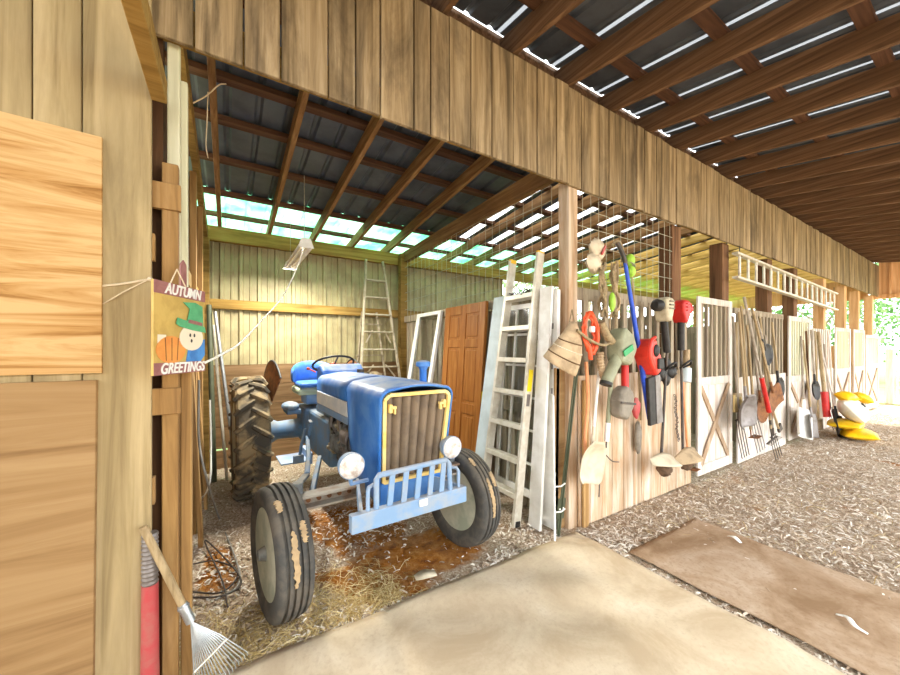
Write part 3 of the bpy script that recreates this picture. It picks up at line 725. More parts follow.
# front wheels
def front_wheel(s):
    cx, R0 = s*.69, .382; m = MB()
    prof = [(.245, .07), (.262, .084), (.30, .096), (.34, .097), (.362, .089), (.374, .076), (.377, .060), (.366, .056), (.366, .046), (.381, .042), (.383, .026), (.368, .022), (.368, .014), (.385, .010), (.386, 0)]
    full = [(r, h) for r, h in prof]+[(r, -h) for r, h in reversed(prof[:-1])]
    m.lathe(full+[(.245, -.07), (.245, .07)][:1], (cx, 0, R0), (1, 0, 0), 56, closed=True)
    w = P_(m, 'front_wheel', 'tyre', smooth=35)
    m = MB(); m.lathe([(.262, s*.082), (.268, s*.074), (.25, s*.055), (.235, s*.04), (.23, s*-.02), (.16, s*-.015), (.14, s*.01), (.09, s*.02), (.075, s*.01)], (cx, 0, R0), (1, 0, 0), 40)
    r = P_(m, 'rim', 'tr_rim', w, smooth=35)
    m = MB(); m.lathe([(.055, s*.0), (.055, s*.07), (.042, s*.085), (.03, s*.12), (.015, s*.125)], (cx, 0, R0), (1, 0, 0), 20)
    for k in range(6):
        a = 2*PI*k/6; m.cyl((cx+s*.02, math.cos(a)*.105, R0+math.sin(a)*.105), (cx+s*.042, math.cos(a)*.105, R0+math.sin(a)*.105), .013, n=6)
    P_(m, 'hub', 'tr_engine', w, smooth=35)
    m = MB(); m.lathe([(.10, -s*.0), (.20, -s*.02), (.225, -s*.05), (.25, -s*.07), (.262, -s*.082), (.268, -s*.074)], (cx, 0, R0), (1, 0, 0), 40); P_(m, 'rim_lip', 'tr_rim', w, smooth=35)
    rnd = random.Random(5+s)
    for k in range(3):                     # dried mud on the ribs, one patch each
        a0 = (-.1, .45, .95)[k]; a1 = a0+(.75, .3, .22)[k]; x0 = cx+(-.012, .045, -.055)[k]
        m = MB(); hw = [rnd.uniform(.012, .02) for _ in range(29)]; off = [rnd.uniform(-.006, .006) for _ in range(29)]
        m.surf(lambda u, v: (x0+off[int(u*28+.5)]+(v-.5)*2*hw[int(u*28+.5)]*math.sin(PI*min(1, max(.05, u)))**.3, -math.cos(a0+(a1-a0)*u)*.3875, R0+math.sin(a0+(a1-a0)*u)*.3875), 28, 3)
        P_(m, 'dried_mud', 'mud', w, solid=.004)
    return w
for s in (-1, 1):                          # the wheels are steered a little
    w = front_wheel(s); M = Matrix.Translation((s*.585, 0, 0)) @ Matrix.Rotation(.10, 4, 'Z') @ Matrix.Translation((-s*.585, 0, 0))
    for o in [w]+list(w.children): o.data.transform(M)
# rear wheels with chevron lugs
def rear_wheel(s):
    cx, cy, R0 = s*.69, 2.08, .645; m = MB()
    prof = [(.36, .12), (.40, .135), (.48, .15), (.55, .153), (.59, .145), (.608, .125), (.614, .07), (.616, 0)]
    m.lathe(prof+[(r, -h) for r, h in reversed(prof[:-1])], (cx, cy, R0), (1, 0, 0), 72, closed=True)
    w = P_(m, 'rear_wheel', 'tyre_mud', smooth=35)
    m = MB(); N = 22
    for k in range(N):
        for side in (-1, 1):
            a = 2*PI*(k+(.5 if side > 0 else 0))/N; pts = []
            for t in (0, .25, .5, .75, 1):
                aa = a+.20*t*1.0; x = cx+side*(.158-.172*t); r = .618+(.014 if .1 < t else -.03)
                pts.append((x, cy-math.cos(aa)*r, R0+math.sin(aa)*r))
            rads = [.022, .028, .028, .026, .022]
            m.tube(pts, .028, 6, radii=rads)
    P_(m, 'tread', 'tyre_mud', w, smooth=30)
    m = MB(); m.lathe([(.37, s*.14), (.385, s*.125), (.36, s*.10), (.345, s*.02), (.30, s*.0), (.22, s*.05), (.12, s*.06)], (cx, cy, R0), (1, 0, 0), 40); P_(m, 'rim', 'tr_rim', w, smooth=35)
    m = MB(); m.lathe([(.12, 0), (.12, s*.07), (.08, s*.1)], (cx, cy, R0), (1, 0, 0), 20)
    for k in range(8):
        a = 2*PI*k/8; m.cyl((cx+s*.05, cy+math.cos(a)*.16, R0+math.sin(a)*.16), (cx+s*.075, cy+math.cos(a)*.16, R0+math.sin(a)*.16), .016, n=6)
    P_(m, 'hub', 'tr_engine', w, smooth=35)
rear_wheel(-1); rear_wheel(1)
# fenders
for s in (-1, 1):
    m = MB(); pass
    m.surf(lambda u, v: (s*(.50-.06*v+.05*u), 2.05-math.cos(PI*.28+PI*.5*u)*(.42+.27*v), .72+math.sin(PI*.28+PI*.5*u)*(.42+.33*v)), 16, 8)
    fd = P_(m, 'fender', 'rust', solid=.012, smooth=60)
    m = MB(); m.tube([(s*(.44+.05*q/16), 2.05-math.cos(PI*.28+PI*.5*q/16)*.69, .72+math.sin(PI*.28+PI*.5*q/16)*.75) for q in range(17)], .011, 6); P_(m, 'fender_rim', 'black', fd, smooth=60)
# dash, steering wheel, levers
m = MB(); m.prism([(1.235, 1.03), (1.235, 1.37), (1.33, 1.44), (1.42, 1.43), (1.47, 1.30), (1.40, 1.0)], (0, 0, 0), (0, 1, 0), (0, 0, 1), .44); P_(m, 'dash_cowl', 'tr_blue', bevel=.03, seg=3)
cw = Vector((0, 1.56, 1.475)); nrm = Vector((0, .42, .9)).normalized()
m = MB(); e = Vector((1, 0, 0)); g2 = nrm.cross(e)
m.tube([cw+(e*math.cos(2*PI*k/40)+g2*math.sin(2*PI*k/40))*.215 for k in range(40)], .012, 8, closed=True); sw = P_(m, 'steering_wheel', 'black', smooth=60)
m = MB()
for k in range(3): a = 2*PI*k/3+.5; m.bar(cw-nrm*.02, cw+(e*math.cos(a)+g2*math.sin(a))*.212, .014, .01)
P_(m, 'spoke', 'dark_steel', sw)
m = MB(); m.lathe([(.035, -.03), (.035, .0), (.02, .015)], cw, nrm, 16); P_(m, 'steering_hub', 'orange', sw, smooth=40)
m = MB(); m.tube([cw-nrm*.02, cw-nrm*.35], .022, 10); P_(m, 'steering_column', 'tr_engine', sw, smooth=40)
m = MB(); m.tube([(.12, 1.5, .98), (.14, 1.56, 1.2), (.15, 1.6, 1.3)], .01, 8); m.ball((.15, 1.6, 1.31), .022); P_(m, 'gear_lever', 'black', smooth=60)
m = MB(); m.tube([(-.2, 1.42, 1.36), (-.27, 1.44, 1.40)], .007, 6); m.ball((-.27, 1.44, 1.40), .016); P_(m, 'throttle_lever', 'orange', smooth=60)
# seat
m = MB(); m.box((0, 2.05, 1.12), (.46, .42, .09)); se = P_(m, 'seat', 'seat_pale', bevel=.04, seg=3); se['label'] = 'pale green seat cushion base'
m = MB()
rows = []
for k in range(15):
    a = -.25+(PI+.5)*k/14; cxs, cys = math.cos(a)*.245, 2.06+math.sin(a)*.20; h = .10+.10*max(0, math.sin(a)); rr = .045
    rows.append([(cxs*(1+.16*math.cos(q)*.6), cys+(math.sin(a)*.04*math.cos(q)), 1.235+h/2+math.sin(q)*(h/2+.02)) for q in [2*PI*i/12 for i in range(12)]])
m.rings(rows); P_(m, 'backrest', 'seat_vinyl', se, smooth=60)
m = MB(); m.box((0, 2.02, 1.19), (.42, .38, .06)); P_(m, 'seat_cushion', 'seat_vinyl', se, bevel=.03, seg=3)
m = MB(); m.box((0, 2.05, 1.02), (.26, .3, .12)); P_(m, 'seat_base', 'tr_blue_pale', se, bevel=.02)
m = MB(); m.ball((-.32, 1.78, .98), (.09, .16, .05)); m.box((-.30, 1.8, .93), (.14, .26, .05)); P_(m, 'tool_box', 'tr_engine_blue', bevel=.01)

# more of the engine's left flank: lines, elbows and small castings
rnd = random.Random(12)
for k in range(9):
    y0 = .34+.07*k; z0 = rnd.uniform(.72, 1.02); pts = [(-.17, y0, z0), (-.23, y0+rnd.uniform(-.06, .06), z0+rnd.uniform(-.06, .08)), (-.24, y0+rnd.uniform(-.1, .1), z0-rnd.uniform(.05, .18)), (-.16, y0+rnd.uniform(-.1, .1), z0-rnd.uniform(.15, .25))]
    m = MB(); m.tube(curve_pts(pts, 6), rnd.choice((.008, .012, .016)), 8); P_(m, 'fuel_line', ('grey_steel', 'alu_old', 'tr_engine')[k % 3], smooth=60)
for k in range(8):
    m = MB(); c = (-.2-rnd.uniform(0, .03), .36+.08*k, rnd.uniform(.66, 1.0)); m.box(c, (.07, rnd.uniform(.04, .08), rnd.uniform(.04, .09))); m.cyl((c[0]-.03, c[1], c[2]), (c[0]-.055, c[1], c[2]), .018, n=8); P_(m, 'casting', ('alu_old', 'tr_engine', 'grey_steel')[k % 3], bevel=.008)
for o in T.children_recursive:
    b = o.name.split('.')[0]
    if b in ('nose_cowl', 'hood', 'fuel_cap', 'side_panel', 'fuel_tank_rail', 'grille_screen', 'grille_frame', 'grille_clip', 'lower_panel', 'radiator', 'air_stack', 'stack_cap', 'dash_cowl', 'engine_block', 'fuel_line', 'casting', 'manifold', 'injection_pump', 'generator', 'oil_filter', 'hose') and o.type == 'MESH': o.data.transform(Matrix.Translation((.095, 0, .006)))
    elif b in ('gearbox', 'differential', 'gear_lever', 'throttle_lever') and o.type == 'MESH': o.data.transform(Matrix.Translation((.06, 0, 0)))
    elif b in ('steering_wheel', 'spoke', 'steering_hub', 'steering_column'): o.data.transform(Matrix.Translation((.08, 0, -.04)))
# ================================================================== mats and litter on the floor
def wavy_mat(name, mat, label, x0, x1, y0, y1, amp, th, dirs):
    mb = MB(); nx, ny = 70, 70
    def z(x, y):
        e = min(1, 12*min(x-x0, x1-x, y1-y)) if min(x-x0, x1-x, y1-y) > 0 else 0
        return th+amp*(.4+.6*e)*(.5+.5*math.sin(x*dirs[0]+y*dirs[1]+1.2*mn.noise(Vector((x*1.5, y*1.5, 2)))))*(.5+mn.noise(Vector((x*1.1, y*1.1, 9))))+.004*mn.noise(Vector((x*5, y*5, 1)))
    def fn(a, b):
        x = x0+(x1-x0)*a; y = y0+(y1-y0)*b
        wob = .03*mn.noise(Vector((x*2, y*2, 4)))
        return (x+(wob if a in (0, 1) else 0), y+(.5*wob if b == 1 else 0), max(z(x, y), .012))
    mb.surf(fn, nx, ny)
    return tag(mb.build(name, mat, smooth=60, solid=.012), label, 'mat')
wavy_mat('stall_mat', 'mat_tan', 'large pale tan ribbed rubber mat spread in front of the tractor', -.2, 2.58, -1.2, 2.09, .05, .014, (7, 12))
wavy_mat('stall_mat', 'mat_brown', 'dusty brown mat lying beside the pale tan one in the aisle', 2.68, 3.72, -1.2, 1.66, .007, .008, (4, 11))
def scrap(pts, w, label, mat='white'):
    mb = MB(); p = curve_pts(pts, 6); n = len(p); vs = []
    for i, q in enumerate(p):
        t = (p[min(i+1, n-1)]-p[max(i-1, 0)]).normalized(); s = t.cross(Vector((0, 0, 1))).normalized()*w*(.5+.5*math.sin(PI*(i+.5)/n))
        vs += [q-s, q+s]
    mb.add(vs, [(2*i, 2*i+1, 2*i+3, 2*i+2) for i in range(n-1)]); return tag(mb.build('paper_scrap', mat, solid=.003, smooth=60), label, 'scrap')
a, b = at_z(836, 614, .03), at_z(868, 634, .03)
scrap([a, lerp(a, b, .35)+Vector((.02, .0, .012)), lerp(a, b, .7)+Vector((-.01, .01, .01)), b], .014, 'twisted white strip lying on the dusty brown mat')
a, b = at_z(728, 536, .03), at_z(741, 543, .03)
scrap([a, lerp(a, b, .5)+Vector((0, 0, .02)), b], .02, 'small white scrap at the far edge of the dusty brown mat')
a, b = at_z(415, 578, .03), at_z(436, 573, .03)
scrap([a, lerp(a, b, .5)+Vector((0, 0, .012)), b], .05, 'tan flake of cardboard on the shavings behind the tan mat', 'scoop_pale')
# shavings and straw: far more bits than anyone could count
def scatter(name, mat, n, place, size, seed):
    rnd = random.Random(seed); mb = MB(); vs = []; fs = []
    for _ in range(n):
        q = place(rnd)
        if q is None: continue
        x, y = q; l = rnd.uniform(*size[0]); w = rnd.uniform(*size[1]); a = rnd.uniform(0, PI); ti = rnd.uniform(-.35, .35)
        z = relief(x, y)+rnd.uniform(.004, .022); d = Vector((math.cos(a), math.sin(a), ti)); s = Vector((-math.sin(a), math.cos(a), rnd.uniform(-.6, .6)))
        c = Vector((x, y, z)); o = len(vs); k = rnd.uniform(.2, .6)
        up = Vector((0, 0, l*k*.3))
        vs += [c-d*l/2-s*w/2, c-d*l/2+s*w/2, c+s*w/2+up, c-s*w/2+up, c+d*l/2+s*w/2, c+d*l/2-s*w/2]; fs += [(o, o+1, o+2, o+3), (o+3, o+2, o+4, o+5)]
    mb.v = vs; mb.f = fs; return mb.build(name, mat, kind='stuff')
def on_mats(x, y): return (-.25 < x < 2.62 and y < 2.12) or (2.64 < x < 3.76 and y < 1.70)
def pl_aisle(r):
    x = 2.6+ (r.random()**1.9)*11; y = r.uniform(.1, 2.12)
    if on_mats(x, y) and r.random() < (.93 if x < 3.2 else .75): return None
    return x, y
scatter('wood_shavings', 'chips', 22000, pl_aisle, ((.02, .075), (.003, .011)), 1)
def pl_bay(r):
    x = r.uniform(-.2, 2.4); y = 2.1+(r.random()**2.2)*3.2
    d = math.hypot((x-1.25)/.75, (y-2.48)/.36)
    if d < 1 and r.random() < .93: return None
    return x, y
scatter('wood_shavings', 'chips', 9000, pl_bay, ((.015, .055), (.004, .013)), 2)
def pl_straw(r):
    x = r.uniform(-.25, 1.0) if r.random() < .75 else r.uniform(.5, 6); y = 2.02+abs(r.gauss(0, .28)) if x < 1.2 else r.uniform(.2, 2.1)
    if on_mats(x, y) and r.random() < .9: return None
    return x, y
scatter('straw', 'straw', 4200, pl_straw, ((.05, .16), (.0015, .004)), 3)

# ================================================================== left side
# autumn sign
SL, SR = Vector((-.219, 1.849, 1.494)), Vector((-.067, 2.130, 1.50))
SUX = (SR-SL); SUX.z = 0; SW = SUX.length; SUX.normalize(); SUY = Vector((0, 0, 1)); SH = .382; SN = SUX.cross(SUY)
sg = thing('garden_sign', 'painted autumn greetings sign hanging on the post left of the tractor', 'sign', tuple((SL+SR)/2))
def sp(a, b, c=0): return SL+SUX*(a*SW)+SUY*(b*SH)+SN*c     # a, b in 0..1
mat_plain('sign_back', 'c9a95e', 'a98a44', .6, 12, rough=.6); mat_plain('sign_band', '8d5a58', 'a87870', .5, 20, rough=.6)
mat_plain('sign_hat', '5fae7a', '3f8a5c', .6, 14, rough=.6); mat_plain('sign_scarf', '4f8fd0', '2f62a8', .6, 18, rough=.6)
mat_plain('sign_pumpkin', 'e0984c', 'd07c38', .6, 14, rough=.6); mat_plain('sign_edge', 'e6d9c0', rough=.6)
def sign_shape(name, poly, mat, c, th=.002):
    mb = MB(); mb.prism([(p[0]*SW, p[1]*SH) for p in poly], SL+SN*c, SUX, SUY, th); return mb.build(name, mat, sg)
def ell(cx, cy, rx, ry, n=24, a0=0, a1=2*PI): return [(cx+rx*math.cos(a0+(a1-a0)*k/n), cy+ry*math.sin(a0+(a1-a0)*k/n)) for k in range(n)]
sign_shape('sign_board', [(0, 0), (1, 0), (1, 1), (0, 1)], 'sign_back', -.006, .010)
sign_shape('band', [(0, .865), (1, .865), (1, 1), (0, 1)], 'sign_band', .0005); sign_shape('band', [(0, 0), (1, 0), (1, .13), (0, .13)], 'sign_band', .0005)
sign_shape('post_picture', [(.06, .27), (.2, .27), (.2, .43), (.06, .43)], 'sign_edge', .0006)
sign_shape('pumpkin_picture', ell(.3, .27, .27, .15), 'sign_pumpkin', .001)
for k in (-1, 0, 1): sign_shape('pumpkin_rib', [(.3+k*.10-.006, .15), (.3+k*.10+.006, .15), (.3+k*.12+.006, .40), (.3+k*.12-.006, .40)], 'rust', .0025, .001)
sign_shape('scarf_picture', [(.58, .13), (.90, .13), (.99, .2), (.99, .40), (.9, .38), (.62, .26)], 'sign_scarf', .001)
sign_shape('face_picture', ell(.69, .41, .25, .15), 'sign_edge', .003)
for x, y in ((.65, .44), (.74, .44), (.68, .375)): sign_shape('face_mark', ell(x, y, .018, .022, 10), 'black', .0048, .001)
sign_shape('hat_picture', [(.36, .56), (.39, .63), (.62, .60), (.97, .55), (.995, .48), (.7, .50), (.44, .53)], 'sign_hat', .0055); sign_shape('hat_picture', [(.58, .59), (.94, .555), (.92, .80), (.76, .835), (.50, .815), (.64, .75)], 'sign_hat', .0045)
sign_shape('hat_band', [(.60, .585), (.91, .56), (.91, .60), (.61, .625)], 'sign_band', .0062)
letters('lettering', 'AUTUMN', .062, 'white', sg, sp(.53, .93, .003), SUX, SUY, .0015, .25, .0012, 1.0, SW*.74)
letters('lettering', 'GREETINGS', .062, 'white', sg, sp(.53, .062, .003), SUX, SUY, .0015, .25, .0012, 1.0, SW*.88)
mb = MB(); mb.tube([sp(.3, 1.0, -.004), sp(.45, 1.18, -.01), sp(.6, 1.0, -.004)], .003, 6); mb.build('hanger', 'twine', sg)
mb = MB(); mb.prism([(-.02, 0), (.02, 0), (.018, .11), (.0, .13), (-.018, .11)], sp(.62, .98, -.02), SUX, SUY, .006); mb.build('stake_tab', 'sign_band', sg)
# twine hooked over the wide board
a, b, c = at_y(102, 286, YL-.004), at_y(150, 279, YL-.006), at_y(103, 304, YL-.004)
mb = MB(); mb.tube(curve_pts([a, lerp(a, b, .5)+Vector((0, -.004, -.004)), b], 8), .0045, 6); mb.tube(curve_pts([b, lerp(b, c, .5)+Vector((0, -.003, .004)), c], 8), .0028, 6); mb.ball(b, .010)
tag(mb.build('twine', 'twine'), 'thin twine knotted across the wide wall board beside the plywood', 'twine')
# leaf rake leaning on the board
rt = at_y(143, 527, YL-.03); rn = at_y(186, 612, 2.0); rt = Vector(rt)
rk = thing('leaf_rake', 'leaf rake with fanned metal tines leaning on the wide wall board', 'rake', tuple(rn))
mb = MB(); mb.tube([rt, rn], .0155, 12); mb.build('handle', 'wood_handle', rk, smooth=50)
dr = (rn-rt).normalized(); mb = MB(); mb.tube([rn-dr*.04, rn+dr*.05], .019, 12); mb.tube([rn-dr*.03, rn-dr*.022], .023, 12); mb.build('ferrule', 'galv', rk, smooth=50)
t0, t1 = at_y(196, 708, 1.93), at_y(247, 652, 2.02); ns = rn+dr*.05
mid = lerp(t0, t1, .5)
for k in range(17):
    e = lerp(t0, t1, k/16); q = lerp(ns, e, .5)+Vector((0, 0, .012)); mb = MB(); mb.tube([ns, q, e, e+Vector((0, 0, -.014))+(e-ns).normalized()*.004], 0.0028, 5); mb.build('tine', 'galv', rk, smooth=60)
mb = MB(); mb.tube([lerp(ns, lerp(t0, t1, k/8), .62)+Vector((0, 0, .01)) for k in range(9)], .005, 6); mb.build('brace_bar', 'alu', rk)
# red and grey pole in the gap
pb = at_y(150, 600, 2.07); mb = MB(); pt = thing('pole', 'stout pole painted red below a grey ribbed wrap, standing behind the rake handle', 'pole', (pb.x, pb.y, 0))
zt, zm = at_y(152, 532, 2.07).z, at_y(148, 584, 2.07).z
mb.lathe([(.034, 0), (.03, zm)], (pb.x, pb.y, 0), (0, 0, 1), 18); mb.build('lower_sleeve', 'red_faded', pt, smooth=50)
mb = MB(); pr2 = []
for k in range(12): z0 = zm+(zt-zm)*k/12; pr2 += [(.027, z0), (.031, z0+.4*(zt-zm)/12), (.027, z0+.9*(zt-zm)/12)]
mb.lathe(pr2, (pb.x, pb.y, 0), (0, 0, 1), 18); mb.build('grip', 'grey_steel', pt, smooth=30)
# pipes and boards at the back left corner
for (u0, v0, y0, u1, v1, r, m, lab) in ((215, 312, 5.45, 233, 445, .02, 'galv', 'bright metal pipe leaning in the back left corner of the bay, nearest the big tyre'), (213, 325, 5.5, 224, 446, .018, 'alu', 'dull metal pipe leaning in the back left corner, second from the big tyre'),
                              (209, 305, 5.5, 213, 440, .03, 'olive_steel', 'dark pole standing in the back left corner behind the metal pipes')):
    a, b = at_y(u0, v0, y0), at_y(u1, v1, y0-.25); b = b+(b-a)*(b.z/(a.z-b.z)); a.z = a.z
    mb = MB(); mb.tube([a, b], r, 10); tag(mb.build('pipe', m, smooth=50), lab, 'pipe')
for (u, z1, y0, lab, w) in ((194, 1.9, 3.6, 'brown plank leaning on the left bay wall behind the hanging sign', .13), (200, 1.5, 4.4, 'shorter brown plank leaning on the left bay wall deeper in the bay', .16)):
    p = at_y(u, 420, y0); mb = MB(); mb.bar((-.16, y0, 0), (-.25, y0+.05, z1), .03, w, (0, 1, 0)); tag(mb.build('plank', 'wood_post', bevel=.003, seg=1), lab, 'plank')
# grey hose and dark cables on the dirt
pts = [at_y(199, 380, 3.0), at_y(199, 440, 2.9), at_y(207, 480, 2.8), at_z(218, 515, .03), at_z(236, 560, .02), at_z(238, 585, .02), at_z(215, 600, .02)]
mb = MB(); mb.tube(curve_pts(pts, 10), .007, 8); tag(mb.build('hose', 'cable_grey', smooth=60), 'grey hose dropping from the left bay wall to the dirt', 'hose')
pts = [at_y(210, 400, 3.2), at_y(211, 450, 3.1), at_y(209, 485, 3.0), at_z(200, 500, .1), at_z(188, 509, .12)]
mb = MB(); mb.tube(curve_pts(pts, 10), .006, 8); tag(mb.build('cord', 'white_cord', smooth=60), 'thin pale cord looping behind the left studs above the dirt', 'cord')
pts = [at_z(188, 565, .02), at_z(215, 561, .02), at_z(238, 572, .02), at_z(222, 592, .02), at_z(190, 592, .02), at_z(185, 597, .02), at_z(225, 595, .025), at_z(240, 577, .03), at_z(205, 540, .02), at_z(222, 580, .025), at_z(228, 607, .02)]
mb = MB(); mb.tube(curve_pts(pts, 10), .0055, 8); tag(mb.build('cable', 'cable_dark', smooth=60), 'dark tangled cable looping over the shavings left of the front tyre', 'cable')
# twine hanging from the first bay rafter
pts = [at_y(193, 103, 2.6), at_y(206, 96, 2.62), at_y(219, 85, 2.64), at_y(226, 84, 2.66)]
mb = MB(); mb.tube(curve_pts(pts, 8), .004, 6); pts = [at_y(208, 92, 2.62), at_y(207, 120, 2.62), at_y(206, 145, 2.62), at_y(208, 158, 2.62)]; mb.tube(curve_pts(pts, 8), .003, 6)
tag(mb.build('twine', 'twine', smooth=60), 'frayed twine dangling from the rafter under the dark bay roof', 'twine')
# hanging shop light with its cord
l0 = at_y(306, 243, 4.0); lx, lz = l0.x, l0.z
sl = thing('shop_light', 'white shop light hung lengthwise under the bay rafters', 'light', (lx, 4.0, lz))
def lp(dx, y, dz): return Vector((lx+dx, y, lz+dz))
mb = MB(); hood_p = [(-.075, -.035), (-.035, .015), (.035, .015), (.075, -.035)]
n4 = len(hood_p); mb.v = [lp(p[0], y, p[1]) for y in (4.0, 5.2) for p in hood_p]; mb.f = [(i, i+1, n4+i+1, n4+i) for i in range(3)]; mb.build('reflector', 'white', sl, solid=.004)
mb = MB(); mb.span(lp(-.035, 4.0, .012), lp(.035, 5.2, .045)); mb.build('channel', 'white', sl, bevel=.004)
for dx in (-.03, .03): mb = MB(); mb.cyl(lp(dx, 4.03, -.018), lp(dx, 5.17, -.018), .013, n=12); mb.build('tube', 'alu', sl, smooth=50)
for y in (3.995, 5.2): mb = MB(); mb.prism([(-.08, -.05), (.08, -.05), (.045, .05), (-.045, .05)], lp(0, y, 0), (1, 0, 0), (0, 0, 1), .012); mb.build('end_cap', 'white', sl, bevel=.003)
for y in (4.1, 5.1): mb = MB(); mb.tube([lp(0, y, .04), lp(.0, y, zs(y)+.05-lz)], .003, 5); mb.build('chain', 'wire', sl)
pts = [lp(-.02, 4.0, -.03), at_y(298, 265, 3.95), at_y(283, 296, 3.6), at_y(262, 320, 3.1), at_y(240, 343, 2.6), at_y(222, 354, 2.3), sp(1.02, .08, -.02)]
mb = MB(); mb.tube(curve_pts(pts, 10), .006, 8); tag(mb.build('power_cord', 'white_cord', smooth=60), 'white power cord sagging from the shop light to the autumn sign', 'cord')

# ================================================================== back of the bay: stepladder
def flat_ladder(name, label, cat, foot, top, w0, w1, ex, steps, matn, rail=(.022, .06), cap=None, base=None, step_d=.075):
    foot, top, ex = Vector(foot), Vector(top), Vector(ex).normalized(); ez = (top-foot).normalized(); nn = ex.cross(ez)
    t = thing(name, label, cat, tuple(base or foot))
    L = (top-foot).length
    for s in (-1, 1):
        mb = MB(); mb.bar(foot+ex*s*w0/2, top+ex*s*w1/2, rail[0], rail[1], nn); r = mb.build('rail', matn, t, bevel=.003, seg=1)
        mb = MB(); mb.box(foot+ex*s*w0/2+ez*.03, (.05, .05, .05), Matrix((ex, nn, ez)).transposed()); mb.build('foot', 'rubber', r)
        if cap: mb = MB(); mb.box(top+ex*s*w1/2-ez*.01, (.035, .085, .05), Matrix((ex, nn, ez)).transposed()); c_ = mb.build('end_cap', cap, r, bevel=.008); c_['label'] = 'yellow plastic end cap'
    for h in steps:
        w = w0+(w1-w0)*h/L; mb = MB(); c = foot+ez*h; mb.box(c, (w-.02, step_d, .022 if step_d < .09 else .045), Matrix((ex, Vector((-ez.y*0, 0, 0))+nn, ez)).transposed()); mb.build('step', matn, t, bevel=.003, seg=1)
    return t, ez, nn
mat_plain('alu_back', 'cfc4ac', 'a3967c', .6, 12, rough=.45, metal=.35)
a, b = at_y(376, 262, 5.62), None
t, ez, nn = flat_ladder('stepladder', 'tall worn aluminium stepladder folded against the back wall of the bay', 'ladder', (2.12, 5.35, 0.0), (2.05, 5.62, 3.04), .88, .28, (1, 0, 0), [.28*k+.2 for k in range(1, 10)], 'alu_back', (.03, .05), None, None, .07)
for s in (-1, 1): mb = MB(); mb.bar((2.12+s*.36-.12, 5.52, .02), (2.03+s*.12-.05, 5.66, 2.2), .022, .03); mb.build('back_leg', 'alu_old', t)
for z, w in ((.9, .6), (1.5, .48), (2.0, .36)): mb = MB(); mb.bar((1.98-w/2, 5.60, z), (1.98+w/2, 5.60, z), .02, .02); mb.build('back_brace', 'alu_old', t)
for z, s in ((1.35, 1), (1.35, -1), (1.9, 1), (1.9, -1)): mb = MB(); mb.bar((2.09+s*.10, 5.46+.09*(z-1), z), (2.09+s*(.40-.1*z), 5.46+.09*(z-1), z-.2), .014, .02); mb.build('step_brace', 'alu_back', t)

# ================================================================== leaning along the right side of the bay
class Lean:                                   # a sheet leaning on the partition: a along +y, b up the slope, c out towards the bay
    def __init__(s, x0, z0, x1, z1, y0):
        s.o = Vector((x0, y0, z0)); s.ex = Vector((0, 1, 0)); s.ez = Vector((x1-x0, 0, z1-z0)).normalized(); s.n = s.ez.cross(s.ex).normalized()
        if s.n.x > 0: s.n = -s.n
        s.L = math.hypot(x1-x0, z1-z0); s.m = Matrix((s.ex, s.n, s.ez)).transposed()
    def p(s, a, b, c=0): return s.o+s.ex*a+s.ez*b+s.n*c
    def box(s, mb, a0, a1, b0, b1, c0, c1): mb.box(s.p((a0+a1)/2, (b0+b1)/2, (c0+c1)/2), (a1-a0, c1-c0, b1-b0), s.m); return mb
# six-panel door
L = Lean(2.36, .06, 2.50, 2.14, 3.22); W, H_ = .87, L.L
dt = thing('panel_door', 'brown six-panel wooden door leaning against the bay partition behind the tractor', 'door', tuple(L.o))
mb = L.box(MB(), .0, W, 0, H_, -.018, .008); mb.build('slab', 'wood_door', dt)
mb = MB(); st = .115
for a0, a1 in ((0, st), (W/2-.055, W/2+.055), (W-st, W)): L.box(mb, a0, a1, 0, H_, .004, .020)
rails = [(0, .24), (.78, .90), (1.56, 1.66), (H_-.115, H_)]
for b0, b1 in rails: L.box(mb, st, W/2-.055, b0, b1, .004, .0195); L.box(mb, W/2+.055, W-st, b0, b1, .004, .0195)
mb.build('door_frame', 'wood_door', dt, bevel=.004, seg=1)
for (b0, b1) in zip([r[1] for r in rails[:-1]], [r[0] for r in rails[1:]]):
    for a0, a1 in ((st, W/2-.055), (W/2+.055, W-st)):
        mb = L.box(MB(), a0+.03, a1-.03, b0+.03, b1-.03, .0, .016); mb.build('raised_panel', 'wood_door', dt, bevel=.012, seg=2)
mb = L.box(MB(), -.006, .0, .93, 1.07, -.01, .01); mb.build('latch_plate', 'label_yellow', dt)
# glazed white storm panel left of it
L = Lean(2.16, .05, 2.52, 2.13, 4.25); s_ = thing('storm_window', 'white-framed storm panel leaning steeply left of the brown door', 'window', tuple(L.o)); mb = MB()
L.box(mb, .62, .72, 0, L.L, -.02, .02); L.box(mb, 0, .07, 0, L.L, -.02, .02); L.box(mb, .07, .62, L.L-.05, L.L, -.02, .02); L.box(mb, .07, .62, 0, .2, -.02, .02); L.box(mb, .07, .62, 1.0, 1.05, -.02, .02); mb.build('frame', 'white', s_, bevel=.003, seg=1)
mb = L.box(MB(), .07, .62, .2, L.L-.05, -.003, .003); mb.build('pane', 'glass', s_)
# pale blue board
L = Lean(2.19, .0, 2.52, 2.16, 2.94); mb = L.box(MB(), 0, .17, 0, L.L, -.015, .015); tag(mb.build('board', 'paleblue', bevel=.003, seg=1), 'pale blue-white board leaning between the brown door and the aluminium ladder', 'board')
